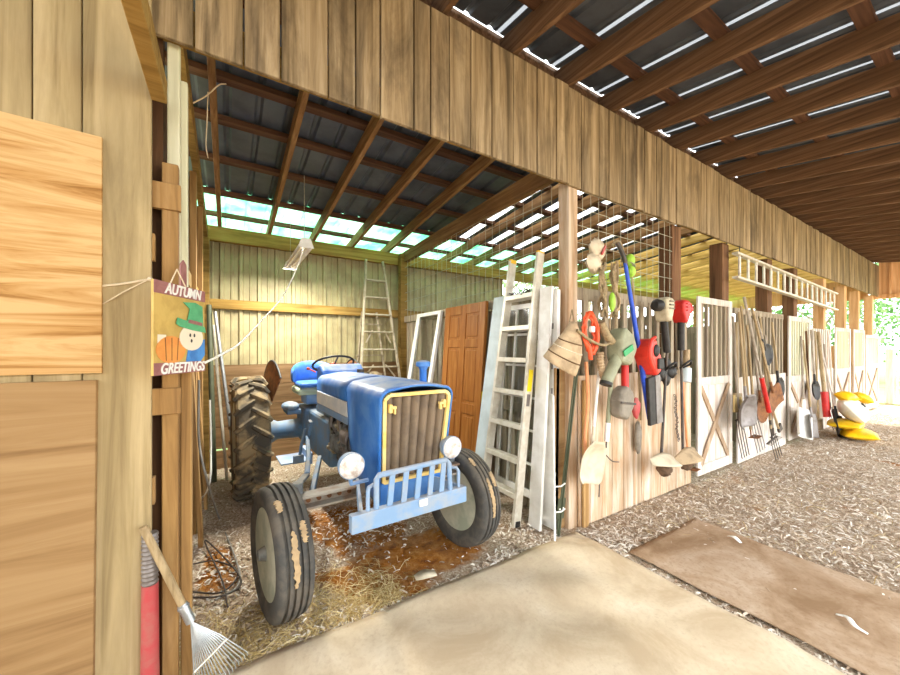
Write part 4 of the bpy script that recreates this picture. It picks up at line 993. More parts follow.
# multi-pane window sash behind the ladder
L = Lean(2.40, .22, 2.545, 2.05, 2.40); s_ = thing('window_sash', 'white multi-pane window sash leaning behind the aluminium ladder', 'window', tuple(L.o)); mb = MB(); W = .56
L.box(mb, 0, .05, 0, L.L, -.015, .015); L.box(mb, W-.05, W, 0, L.L, -.015, .015); L.box(mb, .05, W-.05, 0, .07, -.015, .015); L.box(mb, .05, W-.05, L.L-.05, L.L, -.015, .015); mb.build('sash_frame', 'white', s_, bevel=.003, seg=1)
mb = MB()
for k in (1, 2): L.box(mb, W*k/3-.011, W*k/3+.011, .07, L.L-.05, -.012, .012)
for k in range(1, 6): L.box(mb, .05, W-.05, L.L*k/6-.011, L.L*k/6+.011, -.0115, .0115)
mb.build('muntin', 'white', s_)
mb = L.box(MB(), .05, W-.05, .07, L.L-.05, -.003, .003); mb.build('pane', 'glass', s_)
# aluminium ladder with yellow caps
foot = Vector((2.225, 2.70, 0)); top = Vector((2.51, 2.62, 2.50))
t, ez, nn = flat_ladder('ladder', 'aluminium ladder with yellow end caps leaning beside the brown door', 'ladder', foot, top, .50, .38, (0, 1, 0), [.27+.308*k for k in range(7)], 'alu', (.035, .085), 'yellow', None, .10)
mb = MB(); c = foot+ez*1.32+Vector((0, -.222, 0)); mb.box(c-nn*0+Vector((-.004, -.018, 0)), (.05, .004, .20), Matrix((nn, Vector((0, 1, 0)), ez)).transposed()); mb.build('sticker', 'label_yellow', t)['label'] = 'yellow sticker on the rail'
mb = MB(); mb.box(c-ez*.18+Vector((-.004, -.018, 0)), (.04, .004, .11), Matrix((nn, Vector((0, 1, 0)), ez)).transposed()); mb.build('sticker', 'grey_steel', t)['label'] = 'grey sticker on the rail'
rnd = random.Random(4); mb = MB(); cc = foot+ez*(.27+.308*6)+Vector((-.02, 0, .03))
for k in range(5): mb.tube(curve_pts([cc+Vector((rnd.uniform(-.03, .03), -.17+.34*q/5, rnd.uniform(-.03, .04))) for q in range(6)], 6), .007, 6)
tag(mb.build('chain', 'dark_steel', smooth=60), 'tangled chain lying on the top step of the aluminium ladder', 'chain')
# white boards right of it
mb = MB(); mb.bar((2.355, 2.345, 0), (2.47, 2.31, 2.16), .14, .028, (1, 0, 0)); tag(mb.build('board', 'white', bevel=.003, seg=1), 'white trim board leaning right against the aluminium ladder rail', 'board')
L = Lean(2.485, 0, 2.52, 2.13, 2.235); t = thing('door_slab', 'white door edge with hinge cut-outs standing between ladder and corner post', 'door', tuple(L.o)); mb = L.box(MB(), -.02, .13, 0, L.L, -.02, .02); mb.build('slab', 'white', t, bevel=.002, seg=1)
for b in (1.2, 1.42, 1.78): mb = L.box(MB(), .02, .04, b, b+.05, .019, .022); mb.build('hinge', 'grey_steel', t)
# thin white step-in post
p0 = at_z(555, 544); t = thing('fence_post', 'thin white step-in fence post standing before the corner post', 'fence post', (p0.x, p0.y, 0)); zt = at_y(551, 396, p0.y).z
mb = MB(); mb.tube([(p0.x, p0.y, -.02), (p0.x-.01, p0.y+.01, zt)], .009, 8); mb.build('rod', 'white', t, smooth=50)
for z in (.26, .47): mb = MB(); mb.tube([(p0.x, p0.y, z), (p0.x+.05, p0.y-.02, z), (p0.x+.09, p0.y-.03, z+.02)], .006, 6); mb.build('wire_clip', 'white', t, smooth=50)
# olive steel T-post leaning on the corner post
a, b = at_z(558, 536), at_y(577, 366, 2.085); a = Vector(a); t = thing('t_post', 'dark olive steel fence post leaning on the corner post', 'fence post', tuple(a)); mb = MB(); mb.bar(a, b, .045, .008, (0, 1, 0)); mb.bar(a, b, .008, .03, (0, 1, 0)); mb.build('shaft', 'olive_steel', t)
mb = MB(); q = lerp(a, b, .1); mb.bar(q, lerp(a, b, .22), .09, .006, (0, 1, 0)); pl = mb.build('anchor_plate', 'olive_steel', t)
for dx in (-.02, .02): mb = MB(); m_ = lerp(a, b, .16)+Vector((dx, -.004, 0)); mb.cyl(m_, m_+Vector((0, -.004, 0)), .009); mb.build('hole', 'white', pl)
a, b = at_y(554, 368, 2.23), at_y(574, 368, 2.23); mb = MB(); mb.span((a.x, 2.215, 0), (b.x-.02, 2.235, a.z)); tag(mb.build('board', 'wood_ply_old', bevel=.003, seg=1), 'tan board standing upright just left of the corner post', 'board')
a = at_y(584, 380, 2.12); mb = MB(); mb.span((a.x-.02, 2.105, 0), (a.x+.05, 2.13, 1.32)); tag(mb.build('board', 'wood_post', bevel=.003, seg=1), 'orange-brown board nailed upright just right of the corner post', 'board')
# ================================================================== wire panels
def wire_panel(label, o, ux, w, h, nx, nz, r=.0028):
    o, ux = Vector(o), Vector(ux); mb = MB()
    for k in range(nx+1): p = o+ux*(w*k/nx); mb.tube([p, p+Vector((0, 0, h))], r, 4)
    for k in range(nz+1): p = o+Vector((0, 0, h*k/nz)); mb.tube([p, p+ux*w], r*1.2, 4)
    return tag(mb.build('wire_fence', 'wire'), label, 'wire fence')
wire_panel('welded wire panel above the partition right of the tractor bay', (2.575, 2.35, 2.12), (0, 1, 0), 3.25, 1.0, 26, 7)
wire_panel('welded wire panel hanging under the header beside the corner post', (2.72, 2.215, 1.45), (1, 0, 0), 1.80, 1.62, 15, 10)
# ladder hung level under the header
a, b, c, d = at_y(735, 253, 2.09), at_y(836, 294, 2.09), at_y(735, 277, 2.09), at_y(836, 310, 2.09)
t = thing('ladder', 'long aluminium ladder hung on its side beneath the boarded header', 'ladder', tuple(c))
for p, q in ((a, b), (c, d)): mb = MB(); mb.bar(p, q, .075, .03); mb.build('rail', 'alu', t, bevel=.004, seg=1)
for k in range(17):
    f = (k+.5)/17; mb = MB(); mb.cyl(lerp(c, d, f), lerp(a, b, f), .016, n=10); mb.build('rung', 'alu', t, smooth=50)
for f in (.03, .97): mb = MB(); p = lerp(a, b, f); mb.tube([p+Vector((0, 0, .12)), p, p+Vector((0, -.03, -.03))], .006, 6); mb.build('hook', 'dark_steel', t)

# ================================================================== hand tools
def frame(A, B):
    A, B = Vector(A), Vector(B); d = (B-A).normalized(); w = d.cross(Vector((0, 1, 0))).normalized(); n = w.cross(d).normalized()
    if n.y > 0: n = -n; 
    return A, B, d, w, n
def tool(name, label, cat, A, B, head, W=.2, L=.3, hmat='wood_handle', bmat='grey_steel', r=.015, group=None, grip=None):
    A, B, d, w, n = frame(A, B); t = thing(name, label, cat, tuple(B), 0, group); N_ = B-d*L
    mb = MB(); mb.tube([A, N_+d*.03], r, 10); mb.build('handle', hmat, t, smooth=50)
    if grip:
        mb = MB(); mb.tube([A+d*.12, A+d*.06+w*.06, A-d*.0+w*.05, A-w*.05, A+d*.06-w*.06, A+d*.12], .011, 8); mb.build('grip', grip, t, smooth=50)
    if head in ('round', 'square', 'scoop', 'snow'):
        def wid(v):
            if head == 'round': return W*(.55+.45*min(1, v*4))*(1 if v < .5 else math.sqrt(max(0.02, 1-((v-.5)/.5)**2)))
            if head == 'square': return W*(.75+.25*min(1, v*5))
            if head == 'scoop': return W*(.45+.55*math.sin(min(1, v*2.2)*PI/2))*(1 if v < .72 else .55+.45*math.sqrt(max(0, 1-((v-.72)/.29)**2)))
            return W
        dep = {'round': .25, 'square': .15, 'scoop': .35, 'snow': .25}[head]
        mb = MB(); mb.surf(lambda u, v: N_+d*(L*v)+w*((u-.5)*wid(v))+n*(.02-dep*wid(v)*(1-(2*u-1)**2)*.5+ (.05*(1-v)**3 if head == 'scoop' else 0)-.06*math.sin(v*PI)*0), 12, 12)
        mb.build('blade', bmat, t, smooth=60, solid=.005)
        mb = MB(); mb.tube([N_-d*.12, N_+d*.06], r*1.25, 10, radii=[r*1.1, r*1.35]); mb.build('socket', bmat, t, smooth=50)
    elif head == 'fork':
        m = 4; mb = MB(); mb.tube([N_-d*.1, N_+d*.02], r*1.2, 8); mb.tube([N_+d*.02+w*(W/2), N_+d*.02-w*(W/2)], .008, 6); mb.build('socket', bmat, t, smooth=50)
        for k in range(m): q = w*(W*(k/(m-1)-.5)); mb = MB(); mb.tube(curve_pts([N_+d*.02+q*.7, N_+d*L*.4+q+n*.015, B+q+n*.05], 6), .0055, 6); mb.build('tine', bmat, t, smooth=60)
    elif head == 'rake':
        mb = MB(); mb.tube([N_-d*.1, N_+d*(L-.02)], r*1.1, 8, radii=[r*1.2, .008]); mb.bar(B+w*(W/2), B-w*(W/2), .014, .02, n); mb.build('socket', bmat, t, smooth=50)
        for k in range(10): q = B+w*(W*(k/9-.5)); mb = MB(); mb.tube([q, q+n*.06+d*.01], .004, 5); mb.build('tooth', bmat, t)
    elif head == 'broom':
        mb = MB(); mb.bar(N_+w*(W/2), N_-w*(W/2), .05, .04, n); mb.build('head_block', 'wood_handle', t, bevel=.006)
        mb = MB()
        for k in range(14): q = w*(W*(k/13-.5)); mb.cyl(N_+q, B+q*1.15, .013, .016, 6)
        mb.build('bristles', bmat, t)
    elif head == 'hoe':
        mb = MB(); mb.prism([(-W/2, 0), (W/2, 0), (W/2*.8, .10), (-W/2*.8, .10)], B, w, n, .005); mb.tube([N_-d*.08, N_, B], r, 8, radii=[r*1.2, .01, .008]); mb.build('blade', bmat, t)
    elif head == 'bar':
        mb = MB(); mb.tube([N_, B], r*1.7, 12); mb.build('sleeve', bmat, t, smooth=50)
    elif head == 'axe':
        mb = MB(); mb.prism([(-.03, -.03), (.10, -.06), (.10, .06), (-.03, .03)], B, w, d, .03); mb.build('blade', bmat, t, bevel=.006)
    return t
G1 = 'tools hung past the first stall door'
Y1 = 2.06
def T1(name, label, cat, a, b, head, dy=0, **k): return tool(name, label, cat, at_y(a[0], a[1], Y1-dy), at_y(b[0], b[1], Y1-dy-.05), head, group=G1, **k)
T1('shovel', 'grey scoop shovel hung foremost in the tool cluster past the first stall door', 'shovel', (739, 312), (748, 428), 'scoop', .12, W=.50, L=.42, bmat='grey_steel')
T1('pry_bar', 'long pole with a bright red lower sleeve hung in the middle of the tool cluster', 'bar', (744, 297), (769, 412), 'bar', .14, L=.52, r=.016, hmat='wood_handle_grey', bmat='red')
T1('shovel', 'shovel with a rusty brown square blade hung right of the red sleeve', 'shovel', (752, 308), (777, 409), 'square', .08, W=.5, L=.34, bmat='rust', hmat='wood_handle')
T1('shovel', 'short black-bladed shovel hung high behind the red sleeve', 'shovel', (757, 320), (769, 364), 'round', .03, W=.36, L=.28, bmat='black', hmat='wood_handle_grey')
T1('pitchfork', 'pitchfork with long dark curved tines at the near edge of the tool cluster', 'pitchfork', (733, 316), (741, 456), 'fork', .04, W=.22, L=.5, bmat='dark_steel', hmat='wood_handle_grey')
T1('pitchfork', 'pitchfork with thin pale tines hanging below the grey scoop', 'pitchfork', (747, 325), (757, 450), 'fork', .05, W=.26, L=.45, bmat='grey_steel')
T1('garden_rake', 'garden rake hanging head down behind the rusty square shovel', 'rake', (760, 318), (772, 440), 'rake', .04, W=.4, L=.2, bmat='dark_steel', hmat='wood_handle')
T1('hoe', 'hoe with a slim pale handle hanging behind the grey scoop', 'hoe', (741, 306), (751, 436), 'hoe', .02, W=.2, L=.12, bmat='rust')
T1('shovel', 'shovel with a dark brown round blade below the red sleeve', 'shovel', (750, 318), (763, 422), 'round', .06, W=.42, L=.34, bmat='rust', hmat='wood_handle_grey')
T1('shovel', 'dark pointed shovel at the far edge of the tool cluster, beside the second door', 'shovel', (772, 322), (780, 398), 'round', .04, W=.34, L=.3, bmat='black', hmat='wood_handle')
T1('garden_fork', 'grey garden fork hanging lowest at the far side of the tool cluster', 'fork', (765, 335), (775, 458), 'fork', .03, W=.24, L=.36, bmat='dark_steel', hmat='wood_handle_grey')
T1('broom', 'worn broom hanging at the near edge of the tool cluster beside the door post', 'broom', (736, 322), (738, 412), 'broom', .01, W=.2, L=.22, bmat='straw', hmat='wood_handle')
T1('axe', 'axe hanging beneath the rusty shovel in the tool cluster', 'axe', (755, 355), (779, 430), 'axe', .02, L=.06, bmat='dark_steel', hmat='wood_handle')
G2 = 'long handled tools standing by the white panels'
def T2(name, label, cat, a, b, head, y0=2.08, y1=2.0, **k): return tool(name, label, cat, at_y(a[0], a[1], y0), at_y(b[0], b[1], y1), head, group=G2, **k)
T2('snow_shovel', 'white snow shovel at the near end of the standing tool row', 'shovel', (801, 336), (805, 437), 'snow', y1=1.92, W=.7, L=.5, bmat='white', hmat='wood_handle_grey')
T2('garden_rake', 'rake with a dark handle standing second in the tool row', 'rake', (806, 331), (811, 429), 'rake', W=.4, L=.2, bmat='dark_steel', hmat='wood_dark')
T2('shovel', 'shovel with a small dark blade held up in the tool row', 'shovel', (811, 330), (816, 400), 'round', y1=1.98, W=.42, L=.34, bmat='black', hmat='wood_handle_grey')
T2('broom', 'push broom standing in the middle of the tool row', 'broom', (815, 331), (819, 430), 'broom', W=.36, L=.18, bmat='tan_cloth', hmat='wood_handle')
T2('post_digger', 'tool with a red and yellow sleeve in the standing tool row', 'digger', (818, 332), (827, 417), 'bar', y1=1.9, L=.45, r=.03, bmat='red', hmat='wood_handle')
T2('pitchfork', 'pitchfork standing just behind the red and yellow sleeve', 'pitchfork', (824, 344), (832, 428), 'fork', W=.3, L=.4, bmat='dark_steel', hmat='wood_handle_grey')
T2('snow_shovel', 'black snow shovel with white lip leaning out beside the yellow bags', 'shovel', (822, 352), (842, 436), 'snow', y1=1.72, W=.55, L=.42, bmat='black', hmat='wood_white')
T2('shovel', 'flat grey shovel standing behind the white snow shovel', 'shovel', (803, 340), (814, 438), 'square', y1=1.9, W=.4, L=.4, bmat='grey_steel', hmat='wood_handle')
T2('hoe', 'slim hoe with a white handle near the far end of the tool row', 'hoe', (829, 335), (834, 420), 'hoe', W=.2, L=.12, bmat='grey_steel', hmat='wood_white')

# ================================================================== things hung at the corner post
def on(u, v, y=2.03): return Vector(at_y(u, v, y))
# striped cloth bag
A = on(572, 322, 2.0); t = thing('cloth_bag', 'tan striped cloth bag hanging on the corner post', 'bag', tuple(A)); k_ = 1/118.
mb = MB()
def bagp(u, v): 
    a = 2*PI*u; w = .03+.14*math.sin(min(1, v*1.15)*PI/2); return A+Vector((w*math.cos(a)*.95-.16*v*v, .06*math.sin(a)*(.4+v)-.01, -.36*v+.05*math.sin(a)*v+.42*w*math.cos(a)*v*(-1 if False else -.9)))
mb.surf(bagp, 24, 12); mb.build('sack', 'tan_cloth', t, smooth=70, solid=.006)
for v in (.45, .62, .80): 
    mb = MB(); mb.tube([bagp(q/24, v)+Vector((.004*math.cos(2*PI*q/24), .004*math.sin(2*PI*q/24)-.002, 0)) for q in range(24)], .006, 5, closed=True); mb.build('stripe', 'stripe_dark' if v != .62 else 'scoop_pale', t)
mb = MB(); mb.tube([A+Vector((-.03, 0, 0)), A+Vector((0, 0, .10)), A+Vector((.03, 0, 0))], .006, 6); mb.build('drawstring', 'rope', t)
# orange cord coil
A = on(589, 333, 1.97); t = thing('cord_coil', 'coil of bright orange cord hanging right of the striped bag', 'cord', tuple(A)); rnd = random.Random(8); mb = MB()
for q in range(6):
    ph = rnd.uniform(-.1, .1); mb.tube([A+Vector((math.cos(2*PI*i/24+.2)*(.075+.01*q*.4)*.9+ph*.1, rnd.uniform(-.012, .012)-.012*q*.4, math.sin(2*PI*i/24)*(.145+.006*q))) for i in range(24)], .012, 6, closed=True)
mb.build('loops', 'orange', t, smooth=60); mb = MB(); mb.tube([A+Vector((-.03, -.02, -.1)), A+Vector((-.04, -.04, -.16)), A+Vector((-.02, -.03, -.22))], .02, 8); mb.build('plug', 'orange', t, smooth=60)
mb = MB(); mb.box(A+Vector((0, -.03, .03)), (.05, .03, .05)); mb.build('tie', 'white', t, bevel=.008)
# bent pale tubes over it
mb = MB(); mb.tube(curve_pts([on(577, 330, 1.94), on(590, 340, 1.92), on(604, 345, 1.92), on(618, 338, 1.94), on(616, 333, 1.96)], 8), .012, 8); tag(mb.build('halter', 'rope', smooth=60), 'looped pale rope halter slung across the orange coil and blower', 'rope')
# leaf blower
A = on(612, 345, 1.93); t = thing('leaf_blower', 'grey-green handheld blower with a green label hanging nose down', 'blower', tuple(A)); 
mb = MB(); mb.tube(curve_pts([on(621, 335, 1.93), on(618, 355, 1.92), on(611, 371, 1.92), on(606, 383, 1.92)], 6), .05, 14, radii=None); mb.build('nozzle', 'greygreen', t, smooth=60)
mb = MB(); mb.tube([on(606.4, 382, 1.92), on(605.6, 385, 1.92)], .052, 14); mb.build('nozzle_rim', 'black', t, smooth=50)
mb = MB(); mb.prism([(-.09, -.14), (.06, -.18), (.16, -.02), (.10, .10), (-.02, .17), (-.10, .06)], on(620, 346, 1.93), (1, 0, 0), (0, 0, 1), .16); mb.build('housing', 'greygreen', t, bevel=.035, seg=3)
mb = MB(); mb.tube(curve_pts([on(601, 322, 1.93), on(606, 334, 1.93), on(612, 342, 1.93)], 6), .036, 12); mb.build('handle', 'rope', t, smooth=60)
mb = MB(); mb.bar(on(624, 354, 1.835), on(633, 347, 1.835), .01, .055, (0, 0, 1)); mb.build('label_plate', 'green', t, bevel=.004)
# corrugated hose hanging by the blower
mb = MB(); pr3 = curve_pts([on(600, 352, 1.98), on(601, 366, 1.98), on(604, 378, 1.99)], 10); mb.tube(pr3, .03, 10, radii=[.034 if i % 2 else .027 for i in range(len(pr3))]); tag(mb.build('hose', 'tan_cloth', smooth=30), 'short ribbed tan hose hanging left of the blower nozzle', 'hose')
# rags and rope strands at the top
A = on(597, 250, 2.06); t = thing('rag', 'bundled pale rag with a red stripe hung high beside the corner post', 'rag', tuple(A)); mb = MB(); mb.ball(A, (.09, .05, .10), 14, 10, .16); mb.ball(A+Vector((-.05, 0, -.12)), (.08, .05, .09), 12, 8, .2); mb.build('cloth', 'scoop_pale', t, smooth=70)
mb = MB(); mb.bar(A+Vector((-.01, -.055, -.05)), A+Vector((.05, -.05, .03)), .02, .012, (0, -1, 0)); mb.build('stripe', 'red_faded', t)
rnd = random.Random(6); t = thing('rope_bundle', 'bundle of frayed ropes hanging from the wire panel beside the blue pole', 'rope', tuple(on(612, 270)))
for q in range(12):
    u0 = rnd.uniform(601, 617); pts = [on(u0, 263+rnd.uniform(-6, 8), 2.03+rnd.uniform(-.03, .03))]; v = 275
    ln = rnd.uniform(300, 338)
    while v < ln: pts.append(on(u0+rnd.uniform(-4, 4), v, 2.03+rnd.uniform(-.05, .04))); v += 14
    mb = MB(); mb.tube(curve_pts(pts, 4), rnd.uniform(.008, .016), 6); mb.build('strand', 'rope' if q % 3 else 'tan_cloth', t, smooth=60)
mb = MB(); mb.ball(on(612, 302, 2.0), (.03, .03, .09)); mb.build('float', 'lime', t, smooth=60)
# lime float on a thin rod; blue pole
A = on(630, 265, 2.0); t = thing('bobber', 'lime green double float hung above a thin rod', 'float', tuple(A)); mb = MB(); mb.ball(A+Vector((0, 0, .045)), (.045, .045, .06), 14, 10); mb.ball(A+Vector((.01, 0, -.06)), (.045, .045, .055), 14, 10); mb.build('float', 'lime', t, smooth=60); mb = MB(); mb.tube([A+Vector((.0, 0, -.008)), A+Vector((.004, 0, -.002))], .05, 12); mb.build('band', 'wire', t)
mb = MB(); mb.tube([on(632, 276, 2.0), on(638, 345, 1.99), on(641, 420, 1.99)], .013, 8, radii=[.008, .009, .012]); tag(mb.build('rod', 'wood_handle', smooth=60), 'thin tan rod hanging right behind the blue pole', 'rod')
A, B = on(625, 262, 1.96), on(650, 419, 1.93); t = thing('paddle_pole', 'long blue pole hanging in front of the red chainsaw', 'pole', tuple(B)); mb = MB(); mb.tube([A, B], .022, 12, radii=[.017, .026]); mb.build('shaft', 'blue_pole', t, smooth=60)
mb = MB(); mb.tube(curve_pts([on(617, 243, 1.97), on(620, 248, 1.96), on(624, 258, 1.96), on(626, 266, 1.96)], 5), .02, 8); mb.build('hook', 'dark_steel', t, smooth=60)
mb = MB(); mb.tube(curve_pts([on(612, 245, 1.99), on(618, 241, 1.99), on(623, 250, 1.99), on(622, 262, 1.99)], 5), .012, 8); mb.build('tie_cord', 'rope', t, smooth=60)
# chainsaw hung bar down
A = on(647, 357, 1.9); t = thing('chainsaw', 'red chainsaw hung bar down in a dark scabbard', 'chainsaw', tuple(A))
mb = MB(); mb.prism([(-.08, .10), (-.05, .17), (.02, .17), (.06, .07), (.11, .0), (.11, -.13), (.03, -.18), (-.03, -.10), (-.09, .0)], A, (1, 0, 0), (0, 0, 1), .17); mb.build('body', 'red_saw', t, bevel=.03, seg=3)
mb = MB(); mb.tube(curve_pts([A+Vector((-.08, -.1, -.10)), A+Vector((-.17, -.12, .0)), A+Vector((-.15, -.12, .14)), A+Vector((-.05, -.1, .18))], 6), .016, 8); mb.build('front_handle', 'red_saw', t, smooth=60)
mb = MB(); mb.ball(A+Vector((.0, -.08, .06)), (.05, .03, .06)); mb.box(A+Vector((.06, -.09, -.06)), (.09, .03, .10)); mb.build('cover', 'black', t, bevel=.01)
mb = MB(); b0, b1 = on(652, 378, 1.9), on(657, 420, 1.9); mb.prism([(-.09, 0), (.09, .03), (.14, -.43), (-.05, -.45)], b0, (1, 0, 0), (0, 0, 1), .035); mb.build('scabbard', 'black', t, bevel=.008)
mb = MB(); mb.prism([(.02, .02), (.10, .03), (.155, -.43), (.05, -.44)], b0+Vector((0, -.02, 0)), (1, 0, 0), (0, 0, 1), .006); mb.build('guide_bar', 'grey_steel', t)
# grain scoop with red handle
A = on(625, 352, 1.97); B = on(622, 420, 1.93); t = thing('feed_scoop', 'grey feed scoop hanging from a red handle beside the blue pole', 'scoop', tuple(B)); mb = MB(); mb.tube([A, on(625, 388, 1.95)], .032, 12); mb.build('handle', 'red', t, smooth=60)
c = on(622, 403, 1.93); mb = MB(); mb.prism([(-.08, .12), (.0, .16), (.10, .10), (.11, -.02), (.03, -.15), (-.09, -.12), (-.11, .02)], c, (1, 0, -.1), (.1, 0, 1), .12); mb.build('bowl', 'scoop_grey', t, bevel=.03, seg=3); mb = MB(); mb.bar(c+Vector((-.11, -.062, .02)), c+Vector((.11, -.062, -.01)), .02, .008, (0, -1, 0)); mb.build('band', 'dark_steel', t)
mb = MB(); mb.ball(on(636, 408, 1.96), (.06, .03, .10), 10, 8, .1); tag(mb.build('glove', 'red_faded', smooth=70), 'faded red work glove tucked beside the grey feed scoop', 'glove')
# beige scoop shovel
tool('shovel', 'shovel with a pale plastic scoop hanging beside the corner post', 'shovel', on(600, 358, 2.04), on(589, 484, 1.98), 'scoop', W=.32, L=.36, hmat='white', bmat='scoop_pale', r=.013)
A, B = on(611, 382, 2.0), on(606, 448, 2.0); t = thing('pole', 'short grey-green pole with a white tip hanging below the blower', 'pole', tuple(B)); mb = MB(); mb.tube([A, lerp(A, B, .65)], .02, 10); mb.build('shaft', 'greygreen', t, smooth=60); mb = MB(); mb.tube([lerp(A, B, .62), lerp(A, B, .9)], .022, 10); mb.build('tip', 'white', t, smooth=60); mb = MB(); mb.tube([lerp(A, B, .88), B], .008, 6); mb.build('hook', 'dark_steel', t)
mb = MB(); mb.tube(curve_pts([on(586, 362, 2.03), on(588, 400, 2.04), on(585, 440, 2.04), on(587, 462, 2.04)], 6), .016, 6); tag(mb.build('strap', 'orange_cord', smooth=60), 'faded orange strap hanging down the board beside the pale scoop', 'strap')
mb = MB(); mb.tube(curve_pts([on(602, 446, 2.1), on(600, 470, 2.1), on(599, 497, 2.1)], 6), .006, 6); mb.tube(curve_pts([on(606, 455, 2.1), on(612, 461, 2.09), on(619, 462, 2.1)], 6), .005, 6); tag(mb.build('wire', 'dark_steel', smooth=60), 'loose dark wire hanging on the stall boards below the poles', 'wire')
# string trimmers
def trimmer(label, head_mat, h0, g0, _unused, s1, side):
    t = thing('string_trimmer', label, 'trimmer', tuple(s1)); H0 = Vector(h0)
    mb = MB(); mb.prism([(-.085, .08), (-.05, .115), (.055, .11), (.085, .05), (.055, -.06), (.025, -.13), (-.03, -.13), (-.07, -.03)], H0, (1, 0, 0), (0, 0, 1), .14); mb.build('motor_housing', head_mat, t, bevel=.025, seg=3)
    mb = MB(); mb.lathe([(.03, 0), (.058, .02), (.06, .07), (.035, .10)], H0+Vector((side*.07, 0, .03)), (side, 0, 0), 18); mb.build('starter_cover', 'black' if head_mat == 'beige_plastic' else head_mat, t, smooth=50)
    mb = MB(); mb.box(H0+Vector((0, -.075, .0)), (.08, .02, .010)); mb.box(H0+Vector((0, -.075, .035)), (.08, .02, .012)); mb.box(H0+Vector((0, -.075, .07)), (.08, .02, .012)); mb.build('vent', 'scoop_grey' if head_mat == 'beige_plastic' else 'red', t)
    mb = MB(); mb.tube([H0+Vector((0, 0, -.12)), g0], .035, 12); mb.build('grip', 'black', t, smooth=60)
    mb = MB(); mb.tube([g0, s1], .014, 10); mb.build('shaft', 'dark_steel', t, smooth=60)
    G = lerp(g0, s1, .15); mb = MB(); mb.tube(curve_pts([G+Vector((-.02, 0, -.02)), G+Vector((-.06, -.06, .02)), G+Vector((.0, -.09, .06)), G+Vector((.06, -.06, .02)), G+Vector((.02, 0, -.02))], 6), .012, 8); mb.build('loop_handle', 'black', t, smooth=60)
    S = Vector(s1); mb = MB(); mb.surf(lambda u, v: S+Vector((-.24+.44*u, -.02-.14*math.sin(PI*u)*v-.03*v, .05-.06*v+.05*math.sin(PI*u)*(1-v*.6)+.05*side*(u-.5))), 14, 6); mb.build('guard', 'scoop_pale' if head_mat == 'beige_plastic' else 'tan_cloth', t, smooth=60, solid=.008)
    mb = MB(); mb.ball(S+Vector((0, -.03, -.06)), (.075, .065, .07), 14, 10, .16); mb.tube([S+Vector((0, -.02, .06)), S+Vector((0, -.03, -.03))], .025, 8); mb.build('line_spool', 'dirt_clod', t, smooth=60)
    return t
trimmer('string trimmer with a beige motor housing hung head up beside the red one', 'beige_plastic', on(664, 309, 1.95), on(667, 352, 1.97), None, on(661, 462, 1.95), -1)
trimmer('string trimmer with a red motor housing next to the stall door', 'red', on(681, 311, 1.98), on(681, 350, 2.0), None, on(683, 457, 1.97), 1)
mb = MB(); rnd = random.Random(3)
for q in range(9): p = on(663+rnd.uniform(-7, 9), 372+rnd.uniform(-9, 10), 1.99); mb.ball(p, (.06, .04, .06), 10, 7, .2)
tag(mb.build('harness', 'black', smooth=70), 'black crumpled harness hanging below the beige trimmer motor', 'harness')
mb = MB(); p0, p1 = on(675, 396, 2.11), on(678, 440, 2.11)
for q in range(22): 
    c = lerp(p0, p1, q/21)+Vector((.012*math.sin(q*.7), 0, 0)); a = q % 2
    mb.tube([c+Vector((math.cos(2*PI*i/8)*(.014 if a else .004), math.sin(2*PI*i/8)*(.004 if a else .014), math.sin(2*PI*i/8)*.0+math.cos(2*PI*i/8)*.0))+Vector((0, 0, .018*math.sin(2*PI*i/8+.8))) for i in range(8)], .0035, 5, closed=True)
tag(mb.build('chain', 'dark_steel'), 'dark chain hanging on the boards beside the first stall door', 'chain')
tool('rake', 'slim orange-handled tool standing between the trimmers and the stall door', 'rake', on(682, 372, 2.08), on(689, 468, 2.06), 'hoe', W=.12, L=.1, hmat='orange_cord', bmat='rust', r=.013)
tool('paint_can_hook', 'small stick with a blue sleeve hung at the stall door edge', 'hook', on(687, 350, 2.07), on(686, 382, 2.05), 'bar', L=.16, hmat='tan_cloth', bmat='paleblue', r=.03)
mb = MB(); q = on(638, 437, 2.09); mb.ball(q, (.05, .03, .16), 10, 8, .12); tag(mb.build('cloth', 'scoop_grey', smooth=70), 'grey rag dangling on the stall boards below the blue pole', 'rag')
t = bpy.data.objects['paint_can_hook']; t.name = 'hook_stick'
# ================================================================== feed bags
def bag(label, c, size, mat, rz, tilt=0, mark=None, group=None):
    c = Vector(c); t = thing('feed_bag', label, 'bag', tuple(c), rz, group); mb = MB(); rnd = random.Random(int(c.x*100)+int(c.z*1000)); sx_, sy_, sz_ = size
    rot = Matrix.Rotation(tilt, 3, 'X'); rs = []
    for i in range(11):
        v = i/10; x = (v-.5)*sx_; th = sz_*(math.sin(PI*v)**.4*.5 if 0 < v < 1 else .02); wy = sy_/2*(.92+.08*math.cos(PI*(v-.5)*2))
        rs.append([rot @ Vector((x, wy*math.cos(a), th*math.sin(a)*(1+rnd.uniform(-.08, .08))))+Vector((0, 0, 0)) for a in [2*PI*k/16 for k in range(16)]])
    mb.rings(rs); mb.build('sack', mat, t, local=True, smooth=70)
    mb = MB(); mb.box(rot @ Vector((sx_/2+.02, 0, 0)), (.05, sy_*.85, .02), rot); mb.build('seam', mat, t, local=True)
    if mark: mb = MB(); mb.prism([(-.14, -.04), (.16, -.04), (.12, .03), (-.10, .05)], rot @ Vector((0, 0, sz_*.5+.004)), rot @ Vector((1, 0, 0)), rot @ Vector((0, 1, 0)), .006); mb.build('print', mark, t, local=True)
    return t
